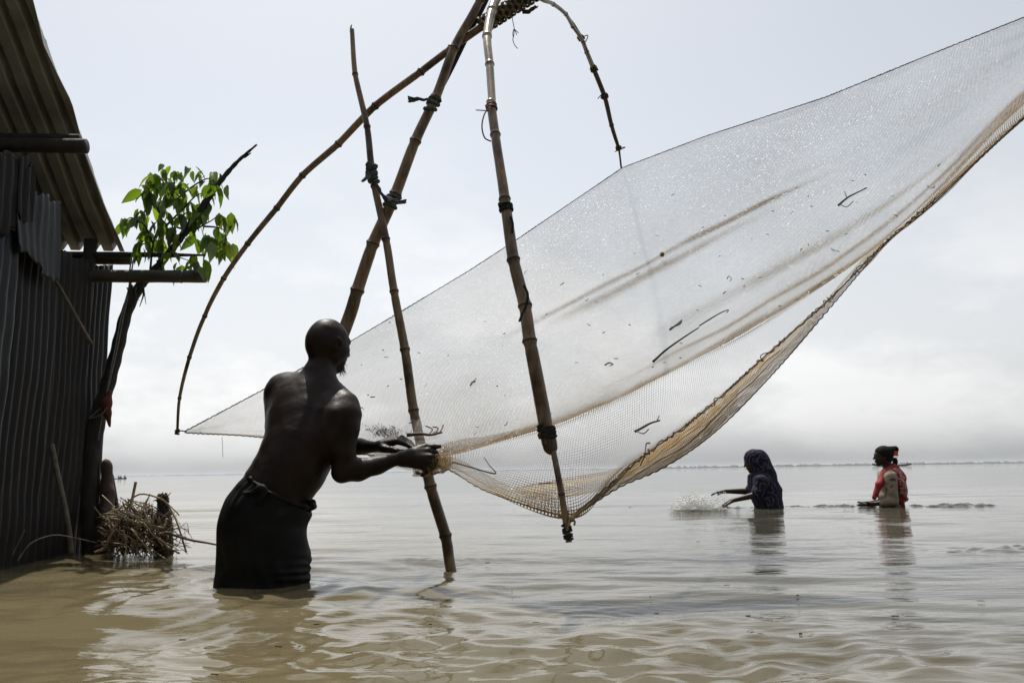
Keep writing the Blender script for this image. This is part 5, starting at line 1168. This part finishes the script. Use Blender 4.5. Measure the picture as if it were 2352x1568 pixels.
for (cx, cy) in cl_px:
    n_ = int(g.integers(4, 7)); c = at(cx * 0.4397, cy * 0.4397 - 8, YT + g.uniform(-0.16, 0.14)); ph = g.uniform(0, 6.28)
    for j in range(n_):
        o = bpy.data.objects.new('leaf', leaf_me); COL.objects.link(o); o.parent = tree
        Ls = g.uniform(0.085, 0.165) * (0.75 if cy < 930 else 1.0)
        dirv = Vector((math.cos(ph + j * 2 * math.pi / n_) * 0.65, math.sin(ph + j * 2 * math.pi / n_) * 0.65, -g.uniform(0.45, 1.9))).normalized()
        q = dirv.to_track_quat('Y', 'Z'); 
        from mathutils import Quaternion
        q = q @ Quaternion((0, 1, 0), g.normal(0, 0.5))
        o.rotation_mode = 'QUATERNION'; o.rotation_quaternion = q; o.scale = (Ls, Ls, Ls)
        o.location = Vector(c) + Vector(g.normal(0, 0.02, 3)) - tree.location
# leaves, rope and rags hanging where the trunk meets the pole
noisy('white_rope', [(0.3, (0.10, 0.10, 0.10)), (0.7, (0.24, 0.24, 0.23))], 80, 4, 0.85)
rp = MB()
for dx in (0, 5):
    rp.add(*tube(catmull(atl([(304 + dx, 584, 5.13), (298 + dx, 620, 5.11), (296 + dx * 0.6, 660, 5.14), (280 + dx, 720, 5.15), (262 + dx, 810, 5.14), (240, 925, 5.13)]), 50), 0.0045, 6))
rp.add(*tube(catmull(atl([(240, 925, 5.13), (222, 945, 5.12), (205, 960, 5.13), (232, 952, 5.1), (246, 935, 5.1)]), 30), 0.0045, 6))
rp.add(*tube(catmull(atl([(240, 930, 5.12), (232, 970, 5.11), (226, 1010, 5.12)]), 20), 0.0035, 6))
tag(rp.build('hanging_rope', 'white_rope'), 'pale rope tied from the projecting bamboo down the leaning trunk', 'rope')
noisy('dark_rag', [(0.3, (0.02, 0.02, 0.017)), (0.7, (0.05, 0.045, 0.035))], 20, 4, 0.9)
rg = MB()
for i in range(9):
    x = 296 + i * 4 + g.uniform(-3, 3); y = 655 + g.uniform(-8, 8)
    rg.add(*tube(catmull(atl([(x, y, 5.15), (x + g.uniform(-6, 8), y + 18, 5.14), (x + g.uniform(-8, 10), y + g.uniform(25, 52), 5.15)]), 10), np.linspace(0.014, 0.003, 10), 6, squash=0.4))
tag(rg.build('withered_vine', 'dark_rag'), 'withered dark vine tangle hanging under the projecting bamboo pole', 'vine')
noisy('red_rag', [(0.3, (0.05, 0.011, 0.007)), (0.7, (0.13, 0.030, 0.016))], 15, 4, 0.9)
rc = Body(); rc.chain(list(atl([(252, 900, 5.14), (244, 925, 5.12), (247, 950, 5.13), (252, 978, 5.15)])), [0.016, 0.032, 0.024, 0.008], 0.02)
v, f = bodymesh(rc, 0.006, 0.008, 44); tag(mobj('red_rag', v, f, 'red_rag'), 'faded red rag wrapped round the leaning trunk', 'rag')
fr_ = MB()
noisy('brown_sack', [(0.3, (0.035, 0.022, 0.016)), (0.7, (0.075, 0.045, 0.034))], 12, 5, 0.85, bump=0.3)
bs = Body(); bs.chain(list(atl([(246, 1070, 5.2), (247, 1130, 5.18), (246, 1185, 5.15), (243, 1225, 5.12), (238, 1258, 5.12)])), [0.035, 0.04, 0.05, 0.062, 0.06], 0.03)
v, f = bodymesh(bs, 0.01, 0.014, 45); tag(mobj('cloth_bundle', v, f, 'brown_sack'), 'brown cloth bundle hanging at the foot of the hut corner', 'bundle')
# loose sticks against the hut wall
noisy('dry_stick', [(0.3, (0.075, 0.060, 0.042)), (0.7, (0.15, 0.125, 0.09))], 25, 5, 0.8, bump=0.3)
def stick(pl, r, mat, label, name='stick', cat='stick', group=None):
    P = catmull(atl(pl), 30); return tag(mobj(name, *tube(P, np.interp(np.arange(30), [0, 29], r), 8), mat), label, cat, group)
stick([(126, 640, 4.55), (160, 700, 4.62), (190, 755, 4.66), (210, 790, 4.7)], (0.010, 0.012), 'dry_stick', 'thin grey stick slanting across the hut wall below the hanging sheet')
stick([(118, 1020, 4.58), (130, 1080, 4.58), (148, 1160, 4.56), (160, 1228, 4.56), (163, 1270, 4.56)], (0.016, 0.014), 'dry_stick', 'bent pale stick leaning against the lower hut wall')
stick([(256, 1090, 5.3), (263, 1130, 5.28), (272, 1190, 5.25), (274, 1250, 5.24)], (0.014, 0.014), 'dark_wood', 'dark leaning stick between hut corner and straw heap')
stick([(40, 1287, 4.0), (70, 1248, 4.05), (120, 1229, 4.1), (165, 1233, 4.2), (222, 1246, 4.4)], (0.004, 0.002), 'dry_stick', 'long pale reed arching over the water in front of the hut', 'reed', 'reed')
stick([(28, 1275, 4.0), (45, 1240, 4.02), (58, 1215, 4.05)], (0.003, 0.002), 'dry_stick', 'short reed poking up beside the hut\'s nearest sheet', 'reed', 'reed')

# ------------------------------------------------------------------ straw heap, stump
noisy('straw', [(0.25, (0.18, 0.14, 0.075)), (0.5, (0.36, 0.29, 0.17)), (0.8, (0.52, 0.45, 0.29))], 11, 4, 0.65)
noisy('brown_straw', [(0.3, (0.045, 0.026, 0.016)), (0.7, (0.13, 0.075, 0.042))], 11, 4, 0.8)
heap = tag(empty('straw_heap', at(320, 1265, 4.9)), 'tangled heap of dry stalks and roots washed up beside the hut', 'straw heap')
core = MB(); g = np.random.default_rng(23)
def straw_path(cx, cy, ang, ln, bend, Yd):
    p0 = (cx - math.cos(ang) * ln / 2, cy - math.sin(ang) * ln / 2, Yd - 0.08 * math.sin(ang * 3)); p2 = (cx + math.cos(ang) * ln / 2, cy + math.sin(ang) * ln / 2, Yd + g.uniform(-0.1, 0.1))
    return catmull(atl([p0, (cx + bend * math.sin(ang), cy - bend * math.cos(ang), Yd + g.uniform(-0.05, 0.05)), p2]), 7)
for i in range(620):
    u = g.uniform(-1, 1); cx = 315 + 68 * u; topy = 1163 + 28 * abs(u) ** 2; cy = g.uniform(topy, 1266)
    P = straw_path(cx, cy, g.normal(0.1, 0.9), g.uniform(14, 70), g.normal(0, 9), g.uniform(4.72, 5.08)); P[:, 2] = np.maximum(P[:, 2], -0.03)
    core.add(*tube(P, g.uniform(0.0012, 0.003), 4, cap=False))
tag(core.build('tangled_straw', 'brown_straw', heap), kind='stuff')
for i in range(95):
    u = g.uniform(-1, 1); cx = 315 + 64 * u; cy = g.uniform(1165, 1262)
    P = straw_path(cx, cy, g.normal(0.25, 0.85), g.uniform(25, 95), g.normal(0, 6), g.uniform(4.66, 4.95)); P[:, 2] = np.maximum(P[:, 2], -0.03)
    mobj('stalk', *tube(P, g.uniform(0.0022, 0.0052), 5), 'straw', heap)
for pl, r in (([(262, 1176), (290, 1155), (322, 1134), (362, 1142), (385, 1158), (405, 1195), (418, 1235), (428, 1268)], 0.0055), ([(300, 1165), (306, 1135), (312, 1106)], 0.008), ([(385, 1155), (400, 1170), (412, 1183)], 0.004), ([(245, 1252), (262, 1215), (285, 1180)], 0.006),
              ([(238, 1258), (258, 1220), (280, 1190)], 0.005), ([(255, 1190), (320, 1200), (370, 1213), (384, 1190)], 0.006), ([(300, 1180), (350, 1205), (376, 1212)], 0.005), ([(312, 1196), (316, 1230), (314, 1272)], 0.006), ([(275, 1225), (300, 1235), (322, 1275)], 0.004),
              ([(360, 1232), (385, 1255), (412, 1270)], 0.006), ([(365, 1235), (380, 1250), (390, 1262)], 0.005), ([(352, 1150), (368, 1142), (375, 1130)], 0.003)):
    mobj('stalk', *tube(catmull(atl([(x, y, 4.72 + 0.02 * math.sin(x)) for x, y in pl]), 26), r, 6), 'straw', heap)
mobj('root_twig', *tube(catmull(atl([(380, 1222, 4.7), (405, 1230, 4.68), (440, 1240, 4.62), (475, 1246, 4.6), (506, 1252, 4.58)]), 30), np.linspace(0.009, 0.005, 30), 7), 'brown_straw', heap)
for i in range(26):
    x = g.uniform(385, 432); y = g.uniform(1195, 1262)
    P = straw_path(x, y, g.normal(0.8, 0.9), g.uniform(15, 55), g.normal(0, 6), 4.7); P[:, 2] = np.maximum(P[:, 2], -0.02)
    mobj('stalk', *tube(P, g.uniform(0.0010, 0.0022), 4), 'brown_straw', heap)
SP = catmull(atl([(376, 1290, 4.86), (378, 1225, 4.86), (376, 1185, 4.86), (374, 1150, 4.86), (372, 1136, 4.86)]), 28); n = 14
v, f = tube(SP, np.interp(np.arange(28), [0, 12, 15, 27], [0.052, 0.047, 0.038, 0.030]), n)
v = v + np.random.default_rng(2).normal(0, 0.0035, v.shape); v[-n:, 2] += np.random.default_rng(3).uniform(-0.012, 0.02, n)
tag(mobj('wooden_stump', v, f, 'bark', smooth=False), 'broken dark wooden stump sticking up out of the straw heap', 'stump')

# ------------------------------------------------------------------ twigs caught in the net
def proj(P):
    d = np.asarray(P) - EYE; z = d @ FWD
    return np.stack([PW / 2 + FPX * (d @ RGT) / z, PH / 2 - FPX * (d @ UPV) / z], -1)
far_G = lofted(ROWS[:6], PER).reshape(-1, 3); far_px = proj(far_G)
near_G = lofted(ROWS[5:8], 22).reshape(-1, 3); near_px = proj(near_G)
def on_net(px, py, which='far', lift=0.02):
    A, Q = (far_G, far_px) if which == 'far' else (near_G, near_px)
    i = int(np.argmin(((Q - (px, py)) ** 2).sum(1))); return at(px, py, A[i][1] - lift)
noisy('wet_twig', [(0.3, (0.018, 0.013, 0.010)), (0.7, (0.05, 0.034, 0.024))], 40, 4, 0.7)
noisy('brown_twig', [(0.3, (0.06, 0.030, 0.018)), (0.7, (0.12, 0.062, 0.035))], 40, 4, 0.7)
def twig(pl, r, label, which='far', mat='wet_twig', extra=(), cat='twig'):
    mb = MB(); mb.add(*tube(catmull(np.array([on_net(*p, which) for p in pl]), 8 * len(pl)), np.linspace(r, r * 0.5, 8 * len(pl)), 5))
    for e in extra: mb.add(*tube(catmull(np.array([on_net(*p, which) for p in e]), 6 * len(e)), r * 0.4, 4))
    return tag(mb.build('twig', mat), label, cat)
twig([(1500, 830), (1530, 803), (1568, 776), (1605, 752)], 0.0075, 'long dark twig lying diagonally in the middle of the net')
twig([(1538, 757), (1556, 744), (1566, 735), (1560, 745), (1540, 752)], 0.006, 'folded reed caught in the net just above the long diagonal twig')
twig([(1606, 748), (1640, 727), (1660, 716), (1673, 712), (1668, 719)], 0.0045, 'thin curved twig at the upper end of the long diagonal twig')
twig([(1925, 472), (1945, 455), (1965, 444), (1992, 431)], 0.007, 'crooked twig snagged high on the right side of the net', extra=([(1945, 455), (1940, 440)], [(1930, 470), (1945, 475), (1960, 462)]))
twig([(1459, 990), (1478, 980), (1495, 971), (1516, 965)], 0.007, 'knotted brown twig at the low right of the open mesh', 'near', 'brown_twig', extra=([(1508, 968), (1514, 955)], [(1462, 990), (1478, 995), (1490, 985)]))
twig([(1039, 1060), (1090, 1075), (1138, 1087), (1124, 1068), (1112, 1050)], 0.004, 'dark bent stalk in the open mesh near the man\'s fists', 'near')
twig([(1238, 1110), (1265, 1109), (1297, 1111)], 0.004, 'straight reddish stalk crossing behind the thin pole tip', 'near', 'brown_twig')
twig([(935, 999), (965, 996), (990, 998), (1016, 992)], 0.010, 'brown stick with curled rootlets behind the prop above the hands', 'far', 'brown_twig',
     extra=([(985, 997), (993, 985), (978, 978)], [(998, 997), (1006, 983), (995, 980)], [(1005, 996), (1014, 986), (1018, 975)], [(990, 998), (1000, 992), (1010, 994)]))
twig([(1492, 1017), (1484, 1020), (1481, 1045), (1470, 1070)], 0.004, 'hooked dark twig at the net\'s lower seam', 'near')
twig([(1080, 885), (1088, 876), (1094, 868)], 0.004, 'tiny straight twig left of the near pole in the net')
twig([(1390, 838), (1398, 833), (1408, 836), (1400, 840)], 0.005, 'small curled twig right of the near pole in the net')
twig([(1670, 640), (1674, 634), (1680, 640), (1676, 646)], 0.003, 'small looped stem caught in the upper middle of the net')
flk = MB(); g = np.random.default_rng(31)
for i in range(150):
    j = int(g.integers(0, len(far_G))); p = far_px[j]
    if not (820 < p[0] < 2300) or p[1] < 380: continue
    a = g.uniform(-1, 0.6); ln = g.uniform(2, 11)
    q0, q1 = on_net(p[0], p[1]), on_net(p[0] + math.cos(a) * ln, p[1] + math.sin(a) * ln); flk.add(*tube(np.array([q0, 0.5 * (q0 + q1) + g.normal(0, 0.003, 3), q1]), g.uniform(0.0012, 0.003), 4))
tag(flk.build('net_debris', 'wet_twig'), 'small flecks of straw and leaf stuck in the netting', 'debris', kind='stuff')
# mud and weed clogging the mesh beside the man's arm
md = MB(); g = np.random.default_rng(33)
for i in range(520):
    x, y = g.normal(884, 20), g.normal(990, 6.5); y += (x - 884) * 0.10
    p = on_net(x, y, 'far', 0.012); q = on_net(x + 1.6, y + 3.0, 'far', 0.012); md.add(*tube(np.array([p, q]), g.uniform(0.0006, 0.0014), 4, cap=False))
tag(md.build('weed_patch', 'wet_twig'), 'dark weed clogging a patch of net above the man\'s forearms', 'weed', kind='stuff')

# ------------------------------------------------------------------ splashes
nm = NodeMat('foam'); nm.set(Roughness=0.15, IOR=1.33); nm.b.inputs['Base Color'].default_value = (0.88, 0.88, 0.86, 1); nm.b.inputs['Specular IOR Level'].default_value = 0.7
nm.b.inputs['Subsurface Weight'].default_value = 0.0
g = np.random.default_rng(51); sp_ = MB()
for i in range(2400):
    u = g.beta(1.5, 2.0); px = 1540 + 132 * u + g.normal(0, 4); hmax = 44 * math.exp(-((u - 0.33) / 0.26) ** 2) + 20 * math.exp(-((u - 0.78) / 0.14) ** 2) + 3
    py = 1171 - g.uniform(0, 1) ** 1.6 * hmax; r = g.choice([0.0025, 0.004, 0.007], p=[0.68, 0.27, 0.05]); random.seed(i)
    v, f = blob(at(px, py, g.uniform(8.8, 9.25)), (r * g.uniform(1, 2.2), r, r * g.uniform(0.7, 1.6)), 5, 4, 0.4); sp_.add(v, f)
for i in range(90):
    px0 = g.uniform(1545, 1630); h_ = g.uniform(8, 42) * math.exp(-((px0 - 1588) / 38) ** 2); yy = g.uniform(8.85, 9.15)
    P = catmull(atl([(px0, 1171, yy), (px0 + g.uniform(2, 8), 1171 - h_, yy), (px0 + g.uniform(10, 26), 1168 - h_ * g.uniform(0.5, 0.9), yy), (px0 + g.uniform(22, 44), 1171, yy)]), 16)
    P = P + g.normal(0, 0.006, P.shape); sp_.add(*tube(P, np.abs(0.0025 + 0.003 * np.sin(np.arange(16) * 2.0 + i)), 4))
for i in range(120):
    px = g.uniform(1635, 1668); v, f = blob(at(px, 1128 + g.uniform(0, 34), 9.1 + g.uniform(-.2, .2)), g.choice([0.003, 0.005]), 5, 4); sp_.add(v, f)
tag(sp_.build('splash', 'foam'), 'white splash of water thrown up in front of the wading woman', 'splash', kind='stuff')
def rough_patch(name, x0, x1, y0, y1, h, seed, amp, lift, label):
    X = np.arange(x0, x1, h); Y = np.arange(y0, y1, h); GX_, GY_ = np.meshgrid(X, Y); Pq = np.stack([GX_, GY_], -1)
    e = np.clip(np.minimum((GX_ - x0), (x1 - GX_)) / (0.22 * (x1 - x0)), 0, 1) * np.exp(-((GY_ - (y0 + y1) / 2 - 0.05 * np.sin(GX_ * 2.1)) / ((y1 - y0) * 0.22)) ** 2)
    e = e * (0.9 + 0.2 * Waves(0.4, 1.3, 12, seed + 3)(Pq) * 2)
    Z = -0.03 + e * (lift + 0.03) + np.clip(e, 0, 1) * amp * Waves(0.05, 0.28, 40, seed)(Pq) * 2.2
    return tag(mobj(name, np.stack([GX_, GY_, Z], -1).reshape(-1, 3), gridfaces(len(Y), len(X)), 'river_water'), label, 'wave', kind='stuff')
w0, w1 = on_water(1440, 1170), on_water(2330, 1164)
rough_patch('broken_wave', w0[0], w1[0] + 0.8, 8.75, 9.75, 0.016, 61, 0.015, 0.020, 'sparkling ruffled band of water around the two women')
cS = on_water(2285, 1265)
rough_patch('broken_wave', cS[0] - 0.52, cS[0] + 0.9, cS[1] - 0.30, cS[1] + 0.42, 0.011, 71, 0.013, 0.030, 'swirl of broken water at the right edge')

# ------------------------------------------------------------------ distant boats
noisy('boat_wood', [(0.3, (0.012, 0.012, 0.012)), (0.7, (0.035, 0.032, 0.03))], 2, 4, 0.8)
noisy('boat_cloth', [(0.3, (0.03, 0.035, 0.05)), (0.7, (0.10, 0.05, 0.05))], 1.2, 3, 0.8)
def boat(px0, px1, pyw, label, rise=0.5):
    c = on_water((px0 + px1) / 2, pyw); Y = c[1]; x0, x1 = (px0 - PW / 2) / FPX * Y, (px1 - PW / 2) / FPX * Y; Ln = x1 - x0
    root = tag(empty('boat', (x0 + Ln / 2, Y, 0)), label, 'boat', 'far wooden boats')
    V = []; n = 24
    for i in range(n):
        u = i / (n - 1); e = (2 * u - 1); b = 0.09 * Ln * (1 - abs(e) ** 2.4) + 0.01; zt = 0.035 * Ln + rise * abs(e) ** 3; zb = -0.1 + rise * 0.9 * abs(e) ** 4
        x = x0 + Ln * u
        V += [(x, Y - b, zt), (x, Y - b * 0.5, zb), (x, Y + b * 0.5, zb), (x, Y + b, zt), (x, Y + b * 0.8, zt - 0.05), (x, Y - b * 0.8, zt - 0.05)]
    F = []
    for i in range(n - 1):
        for q in range(6): F.append((i * 6 + q, i * 6 + (q + 1) % 6, (i + 1) * 6 + (q + 1) % 6, (i + 1) * 6 + q))
    mobj('hull', V, F, 'boat_wood', root); return root, x0, Ln, Y
def far_person(p, h, label, seated=True):
    Bp = Body(); k = h / 1.2; p = np.asarray(p, float)
    Bp.cone(p + (0, 0, 0.1 * k), p + (0.03, 0, 0.62 * k), 0.20 * k, 0.17 * k, 0.1); Bp.ell(p + (0.03, 0, 1.02 * k), (0.12 * k, 0.11 * k, 0.15 * k), None, 0.05); Bp.cone(p + (0.03, 0, 0.7 * k), p + (0.03, 0, 0.95 * k), 0.06 * k, 0.06 * k, 0.05)
    for s_ in (1, -1):
        Bp.chain([p + (0.03, 0.18 * s_ * k, 0.66 * k), p + (0.12 * k, 0.24 * s_ * k, 0.40 * k), p + (0.32 * k, 0.15 * s_ * k, 0.36 * k)], [0.07 * k, 0.055 * k, 0.04 * k], 0.04)
        Bp.chain([p + (0, 0.1 * s_ * k, 0.12 * k), p + (0.36 * k, 0.13 * s_ * k, 0.22 * k), p + (0.38 * k, 0.13 * s_ * k, -0.15 * k)], [0.10 * k, 0.075 * k, 0.05 * k], 0.05)
    o = mobj('person', *bodymesh(Bp, 0.035 * k), 'boat_cloth'); return tag(o, label, 'person', 'people in the far boats')
rt, x0, Ln, Yb = boat(1988, 2078, 1070.5, 'dark slender boat far out behind the woman with the red scarf', 0.7)
far_person((x0 + Ln * 0.14, Yb, 0.42), 1.2, 'figure under the small canopy at the left end of the far right boat')
far_person((x0 + Ln * 0.90, Yb, 0.55), 1.1, 'crouched figure at the right end of the far right boat')
cv = MB(); cx_ = x0 + Ln * 0.13
v, f = blob((cx_, Yb, 2.0), (1.0, 0.9, 0.22), 12, 6); cv.add(v, f); cv.add(*tube(np.array([(cx_, Yb, 0.4), (cx_, Yb, 2.0)]), 0.05, 6)); cv.build('canopy', 'boat_wood', rt)
rt, x0, Ln, Yb = boat(252, 298, 1099.5, 'low dark boat with several passengers far off beside the hut corner', 0.15)
for i, (u, lab) in enumerate(((0.30, 'passenger sitting alone in the left part of the far left boat'), (0.60, 'passenger in the middle of the far left boat, facing right'), (0.70, 'passenger just right of the middle of the far left boat'), (0.90, 'passenger at the right end of the far left boat'))):
    far_person((x0 + Ln * u, Yb, 0.12), 0.62 + 0.06 * (i % 2), lab)

# ------------------------------------------------------------------ unseen bank and trees added behind the viewer to block sky light
bk = np.random.default_rng(91)
bx = np.linspace(-40, 40, 90); by = np.linspace(-34, -1.2, 40); BX, BY = np.meshgrid(bx, by)
BZ = 1.5 * np.clip((-BY - 2.2) / 4.0, 0, 1) ** 0.8 - 0.25 + 0.12 * Waves(1.5, 6, 14, 5)(np.stack([BX, BY], -1))
noisy('sky_block_earth', [(0.3, (0.06, 0.05, 0.03)), (0.5, (0.05, 0.07, 0.025)), (0.7, (0.10, 0.08, 0.05))], 1.2, 6, 0.9)
tag(mobj('sky_block_bank', np.stack([BX, BY, BZ], -1).reshape(-1, 3), gridfaces(40, 90), 'sky_block_earth'), kind='structure')
noisy('sky_block_leaf', [(0.3, (0.025, 0.045, 0.014)), (0.7, (0.055, 0.085, 0.025))], 1.5, 4, 0.7)
fo = []; tk = MB()
for i in range(15):
    x = -21 + i * 3.0 + bk.uniform(-0.8, 0.8); y = -7.0 - bk.uniform(0, 3.5); hgt = bk.uniform(6.5, 9.5)
    tk.add(*tube(catmull([(x, y, 0.8), (x + bk.normal(0, .2), y, hgt * 0.5), (x + bk.normal(0, .5), y, hgt * 0.85)], 10), np.linspace(0.2, 0.06, 10), 7))
    n = 1500; d = bk.normal(size=(n, 3)); d /= np.linalg.norm(d, axis=1)[:, None]; rr = bk.uniform(0.35, 1.0, n) ** 0.5
    fo.append(np.array([x, y, hgt * 0.62]) + d * rr[:, None] * np.array([2.3, 2.0, hgt * 0.42]) * (1 + 0.25 * np.sin(d[:, :1] * 5 + i)))
fo = np.concatenate(fo); n = len(fo); a = bk.normal(size=(n, 3)); a /= np.linalg.norm(a, axis=1)[:, None]; b = np.cross(a, bk.normal(size=(n, 3))); b /= np.linalg.norm(b, axis=1)[:, None]; s_ = bk.uniform(0.16, 0.34, n)[:, None]
VV = np.stack([fo - a * s_, fo + b * s_ * 0.5, fo + a * s_, fo - b * s_ * 0.5], 1).reshape(-1, 3)
tag(mobj('sky_block_trees', VV, np.arange(4 * n).reshape(-1, 4), 'sky_block_leaf', smooth=False), kind='stuff')
tag(tk.build('sky_block_trunks', 'bark'), kind='stuff')

# specks of straw and scum drifting on the water
fl_ = MB(); g = np.random.default_rng(77)
for i in range(45):
    x, y = g.uniform(150, 2300), 1120 + 440 * g.uniform(0, 1) ** 1.5; p = on_water(x, y); a = g.uniform(-0.4, 0.4); ln = g.uniform(0.003, 0.016) * (0.6 + p[1] * 0.06); r = g.uniform(0.0010, 0.0022)
    d = np.array([math.cos(a), math.sin(a), 0]) * ln
    fl_.add(*tube(np.array([p - d + (0, 0, 0.0035), p + (0, 0, 0.004), p + d + (0, 0, 0.0035)]), r, 4))
tag(fl_.build('floating_straw', 'brown_straw'), 'tiny bits of straw drifting on the river', 'debris', kind='stuff')
